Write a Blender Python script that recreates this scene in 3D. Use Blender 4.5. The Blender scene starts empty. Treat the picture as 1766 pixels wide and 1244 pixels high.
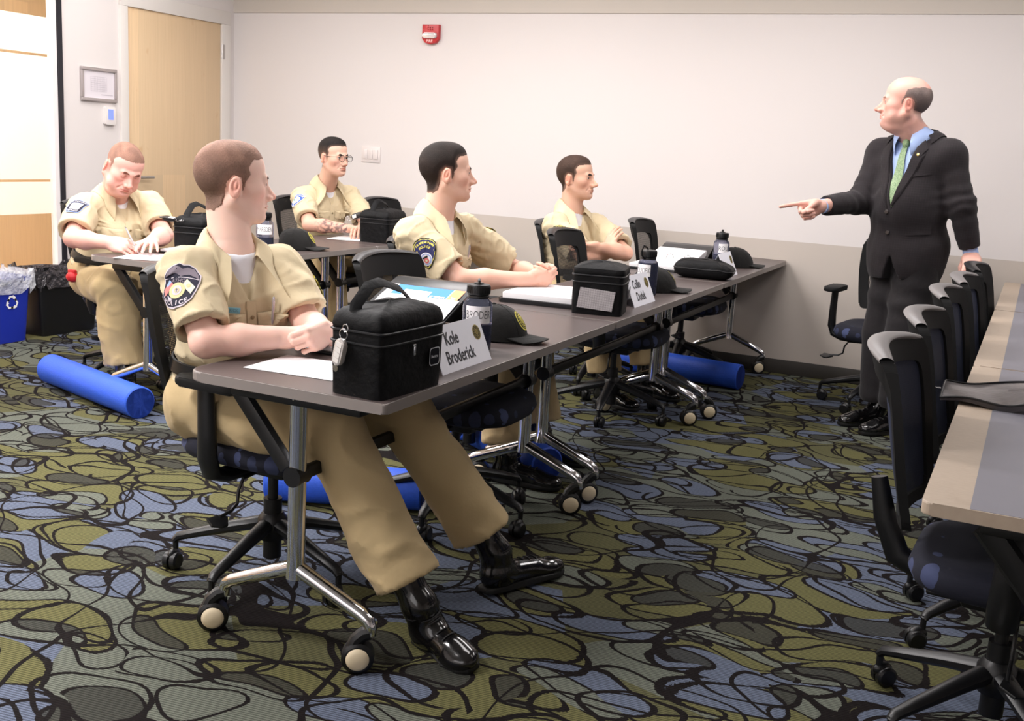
import bpy, bmesh, math, random
import numpy as np
from mathutils import Vector, Matrix
random.seed(7); rng = np.random.default_rng(7)
S = bpy.context.scene
COL = S.collection
PI = math.pi

# ------------------------------------------------------------------ camera, world, lights, exposure
cam_d = bpy.data.cameras.new('camera')
cam = bpy.data.objects.new('camera', cam_d); COL.objects.link(cam)
cam_d.sensor_width = 36.0
cam_d.lens = 1853.364*36.0/1766.0
cam_d.clip_start = 0.05
def cam_frame(pitch, roll, yaw):
    p, r, y = [math.radians(a) for a in (pitch, roll, yaw)]
    f = np.array([math.sin(y)*math.cos(p), math.cos(y)*math.cos(p), -math.sin(p)])
    r0 = np.array([math.cos(y), -math.sin(y), 0.0]); u0 = np.cross(r0, f)
    return math.cos(r)*r0+math.sin(r)*u0, -math.sin(r)*r0+math.cos(r)*u0, f
_R, _U, _F = cam_frame(11.2299, 3.3166, -24.4463)
cam.matrix_world = Matrix(((_R[0], _U[0], -_F[0], 0.0), (_R[1], _U[1], -_F[1], 0.0), (_R[2], _U[2], -_F[2], 1.3475), (0, 0, 0, 1)))
S.camera = cam
S.view_settings.view_transform = 'Standard'
S.view_settings.look = 'None'
S.view_settings.gamma = 1.0
S.view_settings.exposure = -0.26
S.view_settings.use_curve_mapping = False
W = bpy.data.worlds.new('world'); S.world = W; W.use_nodes = True
W.node_tree.nodes['Background'].inputs[0].default_value = (0.75, 0.82, 1.0, 1)
W.node_tree.nodes['Background'].inputs[1].default_value = 0.1

XL, YB, ZC = -5.723, 6.984, 2.85       # left wall, back wall, ceiling

def area(name, loc, size, power, color=(1, 0.965, 0.965), rot=(0, 0, 0)):
    l = bpy.data.lights.new(name, 'AREA'); l.shape = 'RECTANGLE'
    l.size, l.size_y = size; l.energy = power; l.color = color
    o = bpy.data.objects.new(name, l); COL.objects.link(o)
    o.location = loc; o.rotation_euler = rot
    return o
LIGHTS = [(-4.7, 5.4, 20), (-2.9, 5.4, 40), (-1.1, 5.4, 36), (0.9, 5.4, 28),
          (-4.7, 3.5, 58), (-2.9, 3.3, 92), (-1.1, 3.3, 18), (0.9, 3.3, 2),
          (-4.7, 1.2, 66), (-2.9, 1.0, 110)]
for i, (x, y, p) in enumerate(LIGHTS):
    area('ceiling_lamp_light', (x, y, ZC-0.06), (1.15, 0.55), p)
area('front_fill_light', (-1.7, -1.5, 1.75), (3.4, 1.5), 34, (1.0, 0.97, 0.98), (math.radians(90), 0, 0))  # added soft fill to brighten the faces; the front wall has no window
area('corridor_light', (-6.9, 3.6, ZC-0.05), (1.2, 4.0), 190, (1, 0.95, 0.9))

# ------------------------------------------------------------------ colours and materials
def lin(c):
    return tuple((v/255/12.92 if v/255 <= 0.04045 else ((v/255+0.055)/1.055)**2.4) for v in c)
MATS = {}
def nt_new(name):
    m = bpy.data.materials.new(name); m.use_nodes = True
    nt = m.node_tree
    return m, nt, nt.nodes['Principled BSDF']
def N(nt, t, **kw):
    n = nt.nodes.new(t)
    for k, v in kw.items():
        if k in n.inputs.keys() if hasattr(n.inputs, 'keys') else False: n.inputs[k].default_value = v
        else: setattr(n, k, v)
    return n
def MIX(nt, fac, a, b, mode='MIX'):
    n = nt.nodes.new('ShaderNodeMix'); n.data_type = 'RGBA'; n.blend_type = mode; n.clamp_factor = True
    for s, v in ((0, fac), (6, a), (7, b)):
        if hasattr(v, 'is_linked') or isinstance(v, bpy.types.NodeSocket): nt.links.new(v, n.inputs[s])
        else: n.inputs[s].default_value = v if s == 0 else tuple(v)+(1,)*(4-len(v))
    return n.outputs[2]
def MATH(nt, op, a, b=0.0, c=0.0, clamp=False):
    n = nt.nodes.new('ShaderNodeMath'); n.operation = op; n.use_clamp = clamp
    for s, v in ((0, a), (1, b), (2, c)):
        if isinstance(v, bpy.types.NodeSocket): nt.links.new(v, n.inputs[s])
        else: n.inputs[s].default_value = v
    return n.outputs[0]
def SMOOTH(nt, v, a, b):
    n = nt.nodes.new('ShaderNodeMapRange'); n.interpolation_type = 'SMOOTHSTEP'
    nt.links.new(v, n.inputs[0]); n.inputs[1].default_value = a; n.inputs[2].default_value = b
    return n.outputs[0]
def COORD(nt, kind='Object', scale=(1, 1, 1), rot=(0, 0, 0), loc=(0, 0, 0)):
    t = nt.nodes.new('ShaderNodeTexCoord'); m = nt.nodes.new('ShaderNodeMapping')
    nt.links.new(t.outputs[kind], m.inputs[0])
    m.inputs['Scale'].default_value = scale; m.inputs['Rotation'].default_value = rot; m.inputs['Location'].default_value = loc
    return m.outputs[0]
def NOISE(nt, vec, scale, detail=2.0, rough=0.5, out=0):
    n = nt.nodes.new('ShaderNodeTexNoise'); nt.links.new(vec, n.inputs['Vector'])
    n.inputs['Scale'].default_value = scale; n.inputs['Detail'].default_value = detail; n.inputs['Roughness'].default_value = rough
    return n.outputs[out]
def BUMP(nt, b, h, strength, dist=0.01):
    n = nt.nodes.new('ShaderNodeBump'); nt.links.new(h, n.inputs['Height'])
    n.inputs['Strength'].default_value = strength; n.inputs['Distance'].default_value = dist
    nt.links.new(n.outputs[0], b.inputs['Normal'])
def mat(name, rgb, rough=0.5, metal=0.0, bump=None, var=0.0, vscale=8, spec=0.5, sheen=0.0, coat=0.0, emit=None, alpha=None):
    if name in MATS: return MATS[name]
    m, nt, b = nt_new(name)
    c = lin(rgb)
    b.inputs['Base Color'].default_value = c+(1,)
    b.inputs['Roughness'].default_value = rough; b.inputs['Metallic'].default_value = metal
    b.inputs['Specular IOR Level'].default_value = spec
    if sheen: b.inputs['Sheen Weight'].default_value = sheen; b.inputs['Sheen Roughness'].default_value = 0.5
    if coat: b.inputs['Coat Weight'].default_value = coat; b.inputs['Coat Roughness'].default_value = 0.08
    v = COORD(nt)
    if var:
        nz = NOISE(nt, v, vscale, 3)
        d = tuple(max(0, x*(1-var)) for x in c); l = tuple(min(1, x*(1+var)) for x in c)
        nt.links.new(MIX(nt, nz, d, l), b.inputs['Base Color'])
    if bump: BUMP(nt, b, NOISE(nt, v, bump[0], 3), bump[1], bump[2] if len(bump) > 2 else 0.002)
    if emit: b.inputs['Emission Color'].default_value = lin(emit[0])+(1,); b.inputs['Emission Strength'].default_value = emit[1]
    if alpha is not None: b.inputs['Alpha'].default_value = alpha
    MATS[name] = m
    return m

# ------------------------------------------------------------------ mesh builder
def rotm(rx=0, ry=0, rz=0):
    return np.array(Matrix.Rotation(rz, 3, 'Z') @ Matrix.Rotation(ry, 3, 'Y') @ Matrix.Rotation(rx, 3, 'X'))
def unit(v):
    v = np.asarray(v, float); return v/max(1e-12, np.linalg.norm(v))
class MB:
    def __init__(s): s.v = []; s.f = []; s.m = []; s.n = 0; s.mi = 0
    def add(s, V, F, R=None, t=None):
        V = np.asarray(V, float).reshape(-1, 3)
        if R is not None: V = V @ np.asarray(R).T
        if t is not None: V = V+np.asarray(t)
        s.v.append(V); s.f += [tuple(i+s.n for i in f) for f in F]; s.m += [s.mi]*len(F); s.n += len(V)
        return s
    def box(s, c, size, bev=0.0, seg=2, R=None, taper=None):
        bm = bmesh.new(); bmesh.ops.create_cube(bm, size=1)
        for v in bm.verts:
            k = 1.0
            if taper and v.co.z > 0: k = taper
            v.co.x *= size[0]*k; v.co.y *= size[1]*k; v.co.z *= size[2]
        if bev: bmesh.ops.bevel(bm, geom=bm.edges[:], offset=bev, segments=seg, profile=0.5, affect='EDGES')
        bm.verts.index_update()
        s.add([v.co[:] for v in bm.verts], [[v.index for v in f.verts] for f in bm.faces], R, c); bm.free()
        return s
    def prism(s, poly, z0, z1, R=None, t=None, bev=0.0, seg=2):
        if bev:
            bm = bmesh.new(); n = len(poly)
            a = [bm.verts.new((p[0], p[1], z0)) for p in poly]; b = [bm.verts.new((p[0], p[1], z1)) for p in poly]
            f0 = bm.faces.new(a[::-1]); f1 = bm.faces.new(b)
            for i in range(n): bm.faces.new((a[i], a[(i+1) % n], b[(i+1) % n], b[i]))
            bmesh.ops.bevel(bm, geom=list(set(f0.edges[:]+f1.edges[:])), offset=bev, segments=seg, profile=0.5, affect='EDGES')
            bm.verts.index_update()
            s.add([v.co[:] for v in bm.verts], [[v.index for v in f.verts] for f in bm.faces], R, t); bm.free(); return s
        n = len(poly)
        V = [(p[0], p[1], z0) for p in poly]+[(p[0], p[1], z1) for p in poly]
        F = [tuple(range(n))[::-1], tuple(range(n, 2*n))]+[(i, (i+1) % n, n+(i+1) % n, n+i) for i in range(n)]
        return s.add(V, F, R, t)
    def lathe(s, prof, seg=24, R=None, t=None):
        V = []; F = []
        k = len(prof)
        for r, z in prof:
            for i in range(seg):
                a = 2*PI*i/seg; V.append((r*math.cos(a), r*math.sin(a), z))
        for j in range(k-1):
            for i in range(seg):
                a, b = j*seg+i, j*seg+(i+1) % seg
                F.append((a, b, b+seg, a+seg))
        if prof[0][0] > 1e-5: F.append(tuple(range(seg))[::-1])
        if prof[-1][0] > 1e-5: F.append(tuple(range((k-1)*seg, k*seg)))
        return s.add(V, F, R, t)
    def tube(s, pts, r, seg=10, cap=True, flat=None, up=None):
        P = np.asarray(pts, float); n = len(P)
        rr = np.full(n, r) if np.isscalar(r) else np.asarray(r, float)
        T = np.gradient(P, axis=0); T /= np.linalg.norm(T, axis=1)[:, None]+1e-12
        u = np.array(up if up is not None else ((0, 0, 1) if abs(T[0][2]) < .9 else (1, 0, 0)), float)
        V = []; F = []
        for i in range(n):
            u = u-T[i]*(u@T[i]); u = unit(u); w = np.cross(T[i], u)
            for j in range(seg):
                a = 2*PI*j/seg; fl = flat if flat else 1.0
                V.append(P[i]+rr[i]*(math.cos(a)*u*fl+math.sin(a)*w))
        for i in range(n-1):
            for j in range(seg):
                a, b = i*seg+j, i*seg+(j+1) % seg; F.append((a, b, b+seg, a+seg))
        if cap: F += [tuple(range(seg))[::-1], tuple(range((n-1)*seg, n*seg))]
        return s.add(V, F)
    def cyl(s, a, b, r, r2=None, seg=20):
        a = np.asarray(a, float); b = np.asarray(b, float)
        return s.tube([a, a+(b-a)*.5, b], [r, (r+(r if r2 is None else r2))/2, r if r2 is None else r2], seg)
    def sph(s, c, r, seg=16, ring=10, R=None):
        r = (r, r, r) if np.isscalar(r) else r
        prof = [(math.sin(PI*j/ring), -math.cos(PI*j/ring)) for j in range(ring+1)]
        V = []; F = []
        for q, z in prof:
            for i in range(seg):
                a = 2*PI*i/seg; V.append((q*math.cos(a)*r[0], q*math.sin(a)*r[1], z*r[2]))
        for j in range(ring):
            for i in range(seg):
                a, b = j*seg+i, j*seg+(i+1) % seg; F.append((a, b, b+seg, a+seg))
        return s.add(V, F, R, c)
    def grid(s, fn, nu, nv, closed_u=False):
        V = [fn(i/(nu if closed_u else nu-1), j/(nv-1)) for j in range(nv) for i in range(nu)]
        F = []
        for j in range(nv-1):
            for i in range(nu if closed_u else nu-1):
                a = j*nu+i; b = j*nu+(i+1) % nu; F.append((a, b, b+nu, a+nu))
        return s.add(V, F)
    def merge(s, o, R=None, t=None):
        V = np.concatenate(o.v) if o.v else np.zeros((0, 3))
        if R is not None: V = V @ np.asarray(R).T
        if t is not None: V = V+np.asarray(t)
        s.v.append(V); s.f += [tuple(i+s.n for i in f) for f in o.f]; s.m += [q+s.mi for q in o.m]; s.n += len(V); return s
    def build(s, name, mats, parent=None, loc=None, sharp=35, recalc=True):
        me = bpy.data.meshes.new(name)
        V = np.concatenate(s.v); me.from_pydata(V.tolist(), [], s.f)
        if not isinstance(mats, (list, tuple)): mats = [mats]
        for m in mats: me.materials.append(m)
        if len(mats) > 1: me.polygons.foreach_set('material_index', s.m)
        if recalc:
            bm = bmesh.new(); bm.from_mesh(me); bmesh.ops.recalc_face_normals(bm, faces=bm.faces[:]); bm.to_mesh(me); bm.free()
        me.polygons.foreach_set('use_smooth', [True]*len(me.polygons))
        me.set_sharp_from_angle(angle=math.radians(sharp))
        o = bpy.data.objects.new(name, me); COL.objects.link(o)
        if parent is not None: o.parent = parent
        if loc is not None: o.location = loc
        return o
def rr_poly(w, h, r, n=6, cx=0, cy=0):
    P = []
    for (sx, sy, a0) in ((1, 1, 0), (-1, 1, 90), (-1, -1, 180), (1, -1, 270)):
        for i in range(n+1):
            a = math.radians(a0+90*i/n); P.append((cx+sx*(w/2-r)+r*math.cos(a), cy+sy*(h/2-r)+r*math.sin(a)))
    return P
_fontcache = {}
def text_geo(body, size=1.0, bold=0.0, sx=1.0, align='CENTER'):
    """flat letter outlines in the XY plane -> verts, faces"""
    key = (body, size, bold, sx, align)
    if key in _fontcache: return _fontcache[key]
    c = bpy.data.curves.new('t', 'FONT'); c.body = body; c.size = size; c.align_x = align; c.align_y = 'CENTER'
    c.offset = bold*size; c.resolution_u = 3; c.fill_mode = 'FRONT'
    o = bpy.data.objects.new('t', c); COL.objects.link(o); bpy.context.view_layer.update()
    me = bpy.data.meshes.new_from_object(o)
    bpy.data.objects.remove(o); bpy.data.curves.remove(c)
    V = np.array([v.co[:] for v in me.vertices]).reshape(-1, 3); F = [tuple(p.vertices) for p in me.polygons]
    bpy.data.meshes.remove(me)
    if len(V): V[:, 0] *= sx
    _fontcache[key] = (V, F)
    return V, F
def setp(o, label=None, cat=None, group=None, kind=None):
    if label: o['label'] = label
    if cat: o['category'] = cat
    if group: o['group'] = group
    if kind: o['kind'] = kind
    return o
def thing(name, label, cat, loc=(0, 0, 0), rz=0.0, group=None):
    o = bpy.data.objects.new(name, None); COL.objects.link(o)
    o.location = loc; o.rotation_euler = (0, 0, rz); o.empty_display_size = 0.1
    return setp(o, label, cat, group)
def dup(root, loc, rz=0.0, label=None, group=None):
    r = root.copy(); COL.objects.link(r); r.location = loc; r.rotation_euler = (0, 0, rz)
    if label: r['label'] = label
    if group: r['group'] = group
    for ch in list(root.children):
        c = ch.copy(); COL.objects.link(c); c.parent = r
        for g in list(ch.children):
            d = g.copy(); COL.objects.link(d); d.parent = c
    return r
def struct(name, mb, m, **kw):
    return setp(mb.build(name, m, **kw), kind='structure')
# ------------------------------------------------------------------ carpet
def carpet_material():
    m, nt, b = nt_new('carpet')
    L = nt.links
    base = COORD(nt)
    # gentle warp so ellipses become hand-drawn loops
    wn = nt.nodes.new('ShaderNodeTexNoise'); L.new(base, wn.inputs['Vector']); wn.inputs['Scale'].default_value = 2.6; wn.inputs['Detail'].default_value = 1
    sub = nt.nodes.new('ShaderNodeVectorMath'); sub.operation = 'SUBTRACT'; L.new(wn.outputs['Color'], sub.inputs[0]); sub.inputs[1].default_value = (.5, .5, .5)
    sc = nt.nodes.new('ShaderNodeVectorMath'); sc.operation = 'SCALE'; L.new(sub.outputs[0], sc.inputs[0]); sc.inputs['Scale'].default_value = 0.28
    ad = nt.nodes.new('ShaderNodeVectorMath'); ad.operation = 'ADD'; L.new(base, ad.inputs[0]); L.new(sc.outputs[0], ad.inputs[1])
    def layer(rot, scale, loc, r, w):
        mp = nt.nodes.new('ShaderNodeMapping'); L.new(ad.outputs[0], mp.inputs[0])
        mp.inputs['Scale'].default_value = scale; mp.inputs['Rotation'].default_value = (0, 0, rot); mp.inputs['Location'].default_value = loc
        v = nt.nodes.new('ShaderNodeTexVoronoi'); v.voronoi_dimensions = '2D'; L.new(mp.outputs[0], v.inputs['Vector']); v.inputs['Scale'].default_value = 1.0
        sep = nt.nodes.new('ShaderNodeSeparateColor'); L.new(v.outputs['Color'], sep.inputs[0])
        rad = MATH(nt, 'MULTIPLY_ADD', sep.outputs[0], 0.16, r)
        d = MATH(nt, 'ADD', MATH(nt, 'SUBTRACT', v.outputs['Distance'], rad), MATH(nt, 'MULTIPLY_ADD', NOISE(nt, base, 130, 1), .022, -.011))
        wid = MATH(nt, 'MULTIPLY_ADD', NOISE(nt, base, 5.0, 1), w*1.6, w*0.35)
        ln = MATH(nt, 'LESS_THAN', MATH(nt, 'ABSOLUTE', d), wid)
        ins = MATH(nt, 'LESS_THAN', d, 0.0)
        return ins, ln, sep
    i1, l1, s1 = layer(0.5, (2.1, 4.1, 1), (0.3, 0.7, 0), 0.30, 0.019)
    i2, l2, s2 = layer(-0.7, (2.3, 4.4, 1), (4.3, 2.7, 0), 0.27, 0.018)
    i3, l3, s3 = layer(1.35, (2.7, 5.5, 1), (8.1, 5.2, 0), 0.24, 0.019)
    i4, l4, s4 = layer(2.4, (1.6, 3.4, 1), (1.1, 9.2, 0), 0.33, 0.014)
    # sweeping strokes
    def stroke(scale, w, off):
        mp = nt.nodes.new('ShaderNodeMapping'); L.new(ad.outputs[0], mp.inputs[0]); mp.inputs['Location'].default_value = off; mp.inputs['Rotation'].default_value = (.6, .9, .3)
        nz = NOISE(nt, mp.outputs[0], scale, 0.0)
        return MATH(nt, 'LESS_THAN', MATH(nt, 'ABSOLUTE', MATH(nt, 'SUBTRACT', nz, 0.5)), w)
    k1 = stroke(3.0, 0.011, (3, 1, 0)); k2 = stroke(2.2, 0.007, (9, 7, 0))
    lines = l1
    for q in (l2, l3, l4, k1, k2): lines = MATH(nt, 'MAXIMUM', lines, q)
    olive, olive2 = lin((102, 100, 66)), lin((92, 91, 64))
    blue, blue2 = lin((98, 106, 124)), lin((90, 99, 110))
    sage, dark = lin((106, 110, 100)), lin((60, 60, 55))
    # square tiles turned about the room
    tl = nt.nodes.new('ShaderNodeTexVoronoi'); tl.voronoi_dimensions = '2D'; tl.feature = 'F1'
    mp = nt.nodes.new('ShaderNodeMapping'); L.new(base, mp.inputs[0]); mp.inputs['Rotation'].default_value = (0, 0, 0.75); L.new(mp.outputs[0], tl.inputs['Vector']); tl.inputs['Scale'].default_value = 2.1; tl.inputs['Randomness'].default_value = 0.6
    ts = nt.nodes.new('ShaderNodeSeparateColor'); L.new(tl.outputs['Color'], ts.inputs[0])
    c = MIX(nt, MATH(nt, 'GREATER_THAN', ts.outputs[0], 0.52), sage, olive2)
    c = MIX(nt, MATH(nt, 'GREATER_THAN', ts.outputs[1], 0.62), c, blue)
    c = MIX(nt, MATH(nt, 'MULTIPLY', i4, MATH(nt, 'GREATER_THAN', s4.outputs[1], 0.45)), c, olive)
    c = MIX(nt, MATH(nt, 'MULTIPLY', i1, MATH(nt, 'GREATER_THAN', s1.outputs[1], 0.38)), c, olive)
    c = MIX(nt, MATH(nt, 'MULTIPLY', i2, MATH(nt, 'GREATER_THAN', s2.outputs[2], 0.30)), c, blue)
    c = MIX(nt, MATH(nt, 'MULTIPLY', i3, MATH(nt, 'GREATER_THAN', s3.outputs[1], 0.55)), c, sage)
    c = MIX(nt, MATH(nt, 'MULTIPLY', MATH(nt, 'MULTIPLY', i1, i3), 0.9), c, dark)
    # woven ribs, different direction by colour layer
    wv = nt.nodes.new('ShaderNodeTexWave'); wv.wave_type = 'BANDS'; wv.bands_direction = 'X'
    L.new(COORD(nt, rot=(0, 0, 1.45)), wv.inputs['Vector']); wv.inputs['Scale'].default_value = 36; wv.inputs['Distortion'].default_value = 1.2; wv.inputs['Detail'].default_value = 2; wv.inputs['Detail Scale'].default_value = 6
    rib = MATH(nt, 'MULTIPLY_ADD', wv.outputs['Fac'], 0.85, 0.52)
    fz = MATH(nt, 'MULTIPLY_ADD', NOISE(nt, base, 420, 2), 0.7, 0.65)
    rib = MATH(nt, 'MULTIPLY', rib, fz)
    rc = nt.nodes.new('ShaderNodeCombineColor')
    for i in range(3): L.new(rib, rc.inputs[i])
    c = MIX(nt, 1.0, c, rc.outputs[0], 'MULTIPLY')
    c = MIX(nt, 1.0, c, (.80, .80, .80), 'MULTIPLY')
    c = MIX(nt, lines, c, lin((22, 18, 18)))
    L.new(c, b.inputs['Base Color'])
    b.inputs['Roughness'].default_value = 0.95; b.inputs['Specular IOR Level'].default_value = 0.1
    BUMP(nt, b, rib, 0.35, 0.003)
    return m

M_wall = mat('wall_paint', (224, 218, 216), 0.75, bump=(90, 0.05, 0.001), spec=0.25)
M_wain = mat('wainscot_paint', (198, 188, 179), 0.75, bump=(90, 0.05, 0.001), spec=0.25)
M_band = mat('upper_band_paint', (204, 196, 187), 0.75, spec=0.25)
M_ceil = mat('ceiling_tile', (190, 188, 184), 0.9, bump=(200, 0.2, 0.001))
M_base = mat('rubber_baseboard', (62, 58, 54), 0.5)
M_jamb = mat('jamb_paint', (224, 219, 214), 0.45)
M_alu = mat('brushed_aluminium', (190, 188, 186), 0.32, 1.0, bump=(120, 0.05, 0.001))
M_blackmetal = mat('black_frame_metal', (28, 28, 36), 0.4)

def wood_mat(name, a, b_, rot=0.0, panels=True):
    m, nt, b = nt_new(name); L = nt.links
    v = COORD(nt, scale=(1, 1, 1))
    n1 = NOISE(nt, COORD(nt, scale=(3, 3, .35)), 3.0, 4)
    n2 = NOISE(nt, COORD(nt, scale=(60, 60, 1.2)), 2.0, 4, 0.6)
    c = MIX(nt, n1, lin(a), lin(b_))
    c = MIX(nt, MATH(nt, 'MULTIPLY', SMOOTH(nt, n2, .35, .75), 0.35), c, tuple(x*0.72 for x in lin(b_)))
    if panels:
        sp = nt.nodes.new('ShaderNodeSeparateXYZ'); L.new(v, sp.inputs[0])
        cell = MATH(nt, 'FLOOR', MATH(nt, 'DIVIDE', MATH(nt, 'ADD', sp.outputs[1], sp.outputs[0]), 0.235))
        zc = MATH(nt, 'FLOOR', MATH(nt, 'DIVIDE', MATH(nt, 'ADD', sp.outputs[2], 0.3), 1.3))
        wn = nt.nodes.new('ShaderNodeTexWhiteNoise'); wn.noise_dimensions = '2D'
        cb = nt.nodes.new('ShaderNodeCombineXYZ'); L.new(cell, cb.inputs[0]); L.new(zc, cb.inputs[1]); L.new(cb.outputs[0], wn.inputs[0])
        c = MIX(nt, MATH(nt, 'MULTIPLY', wn.outputs[0], 0.85), c, tuple(x*0.74 for x in lin(a)))
    fl = NOISE(nt, COORD(nt, scale=(1, 1, .8)), 7.0, 2)
    c = MIX(nt, MATH(nt, 'MULTIPLY', SMOOTH(nt, fl, .66, .78), 0.5), c, lin((190, 140, 92)))
    L.new(c, b.inputs['Base Color']); b.inputs['Roughness'].default_value = 0.4
    MATS[name] = m; return m
M_door = wood_mat('birch_veneer', (238, 210, 172), (226, 192, 150))
M_corr = wood_mat('corridor_maple_panel', (240, 218, 186), (234, 208, 172))

# ------------------------------------------------------------------ room shell
YF, XR = -1.6, 3.6
struct('floor', MB().box(((XL+XR)/2, (YF+YB)/2, -0.05), (XR-XL+.2, YB-YF+.2, 0.1)), carpet_material())
struct('ceiling', MB().box(((XL+XR)/2, (YF+YB)/2, ZC+0.05), (XR-XL+.2, YB-YF+.2, 0.1)), M_ceil)
RAIL = 0.858; BT = 0.092; TOP = 2.25
struct('wall_back', MB().box(((XL+XR)/2, YB+.06, (RAIL+TOP)/2), (XR-XL+.2, .12, TOP-RAIL)), M_wall)
struct('wall_back_lower', MB().box(((XL+XR)/2, YB+.06, RAIL/2), (XR-XL+.2, .12, RAIL)), M_wain)
struct('trim_1', MB().box(((XL+XR)/2, YB+.055, (TOP+ZC)/2), (XR-XL+.2, .13, ZC-TOP)), M_band)
struct('baseboard_back', MB().box(((XL+XR)/2, YB-.006, BT/2), (XR-XL, .012, BT), .003), M_base)
struct('wall_right', MB().box((XR+.06, (YF+YB)/2, ZC/2), (.12, YB-YF, ZC)), M_wall)
struct('wall_front', MB().box(((XL+XR)/2, YF-.06, ZC/2), (XR-XL, .12, ZC)), M_wall)
# left wall: solid from y=5.30 with a door opening, glass before it
GY = 5.275; DY0, DY1, DH = 5.845, 6.822, 2.145
lw = MB()
lw.box((XL-.06, (GY+DY0-.03)/2, ZC/2), (.12, DY0-.03-GY, ZC))
lw.box((XL-.06, (DY1+.03+YB)/2, ZC/2), (.12, YB-DY1-.03, ZC))
lw.box((XL-.06, (DY0+DY1)/2, (DH+.03+ZC)/2), (.12, DY1-DY0+.06, ZC-DH-.03))
struct('wall_left', lw, M_wall)
fr = MB()
fr.box((XL+.004, DY0-.035, DH/2), (.03, .07, DH-.001), .001); fr.box((XL+.004, DY1+.05, DH/2), (.03, .10, DH-.001), .001)
fr.box((XL+.004, (DY0+DY1)/2+.015, DH+.05), (.03, DY1-DY0+.17, .10), .003)
struct('trim_2', fr, M_jamb)
dr = struct('door_1', MB().box((XL-.018, (DY0+DY1)/2, DH/2+.004), (.044, DY1-DY0-.008, DH-.008), .002), M_door)
hg = MB()
for z in (.25, 1.15, 1.94):
    hg.cyl((XL+.014, DY1+.004, z-.055), (XL+.014, DY1+.004, z+.055), .008, seg=10); hg.box((XL+.008, DY1+.018, z), (.024, .03, .11), .002)
hg.build('door_hinge', M_alu, dr)
ha = MB(); ha.lathe([(0, 0), (.028, 0), (.028, .008), (.012, .012), (.010, .045), (0, .045)], 20, rotm(0, PI/2, 0), (XL+.004, DY0+.07, .985))
ha.tube([(XL+.05, DY0+.06, .985), (XL+.055, DY0+.10, .985), (XL+.052, DY0+.20, .985)], .009, 10)
ha.build('door_handle', M_alu, dr)
# black slim frame and glass with frosted film
struct('trim_3', MB().box((XL-.02, GY-.018, ZC/2), (.07, .036, ZC)), M_blackmetal)
struct('trim_4', MB().box((XL-.02, GY-.055, ZC/2), (.05, .034, ZC)), mat('pale_mullion', (238, 232, 232), .4))
gl, gnt, gb = nt_new('clear_glass'); gb.inputs['Transmission Weight'].default_value = 1; gb.inputs['Roughness'].default_value = 0; gb.inputs['IOR'].default_value = 1.05; gb.inputs['Base Color'].default_value = (.98, 1, .99, 1)
struct('window_1', MB().box((XL-.03, (GY-.07+YF)/2, ZC/2), (.012, GY-.07-YF, ZC)), gl)
fm, fnt, fb = nt_new('frosted_film'); fb.inputs['Base Color'].default_value = lin((255, 250, 246))+(1,); fb.inputs['Roughness'].default_value = .8
_tr = fnt.nodes.new('ShaderNodeBsdfTranslucent'); _tr.inputs[0].default_value = lin((255, 248, 243))+(1,)
_mx = fnt.nodes.new('ShaderNodeMixShader'); _mx.inputs[0].default_value = .6
fnt.links.new(fb.outputs[0], _mx.inputs[1]); fnt.links.new(_tr.outputs[0], _mx.inputs[2]); fnt.links.new(_mx.outputs[0], fnt.nodes['Material Output'].inputs[0])
film = MB()
for z0, z1 in ((.747, .952), (.968, 1.742), (1.758, 1.985)):
    film.box((XL-.0225, (GY-.075+YF)/2, (z0+z1)/2), (.001, GY-.075-YF, z1-z0))
for y0, y1 in ((3.0, 3.9), (4.2, 4.62), (4.64, 4.66)):       # the clear line is broken here and there
    film.box((XL-.0225, (y0+y1)/2, .96), (.001, y1-y0, .016)); film.box((XL-.0225, (y0+y1)/2, 1.75), (.001, y1-y0, .016))
film.build('frosted_film', fm)['kind'] = 'structure'
# corridor beyond the glass
cw = MB(); cw.box((-7.75, 3.0, 1.425), (.1, 9.5, 2.85)); struct('wall_corridor', cw, M_corr)
struct('wall_corridor_end', MB().box((-6.75, 7.1, 1.425), (2.0, .1, 2.85)), M_corr)
struct('wall_corridor_near', MB().box((-6.75, -1.7, 1.425), (2.0, .1, 2.85)), M_corr)
struct('floor_corridor', MB().box((-6.8, 3.0, -.05), (1.98, 9.5, .1)), mat('corridor_floor', (214, 182, 146), .35))
struct('ceiling_corridor', MB().box((-6.8, 3.0, 2.9), (1.98, 9.5, .1)), M_ceil)
cp = MB()
for y in (2.9, 4.1): cp.box((-7.69, y, 1.425), (.02, .05, 2.85))
struct('trim_5', cp, mat('corridor_joint', (206, 168, 122), .5))
# ceiling light fixtures
for i, (x, y, p) in enumerate(LIGHTS):
    t = thing('ceiling_light', 'recessed white ceiling troffer with a metal rim above the classroom', 'light', (x, y, ZC), 0, 'ceiling troffers')
    f = MB()
    f.box((0, .3, -.012), (1.22, .03, .024)); f.box((0, -.3, -.012), (1.22, .03, .024)); f.box((.6, 0, -.012), (.03, .57, .024)); f.box((-.6, 0, -.012), (.03, .57, .024))
    f.build('rim', M_jamb, t)
    MB().box((0, 0, -.02), (1.18, .57, .01)).build('diffuser', mat('troffer_diffuser', (255, 250, 244), .5, emit=((255, 246, 238), 2.0)), t)
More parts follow.
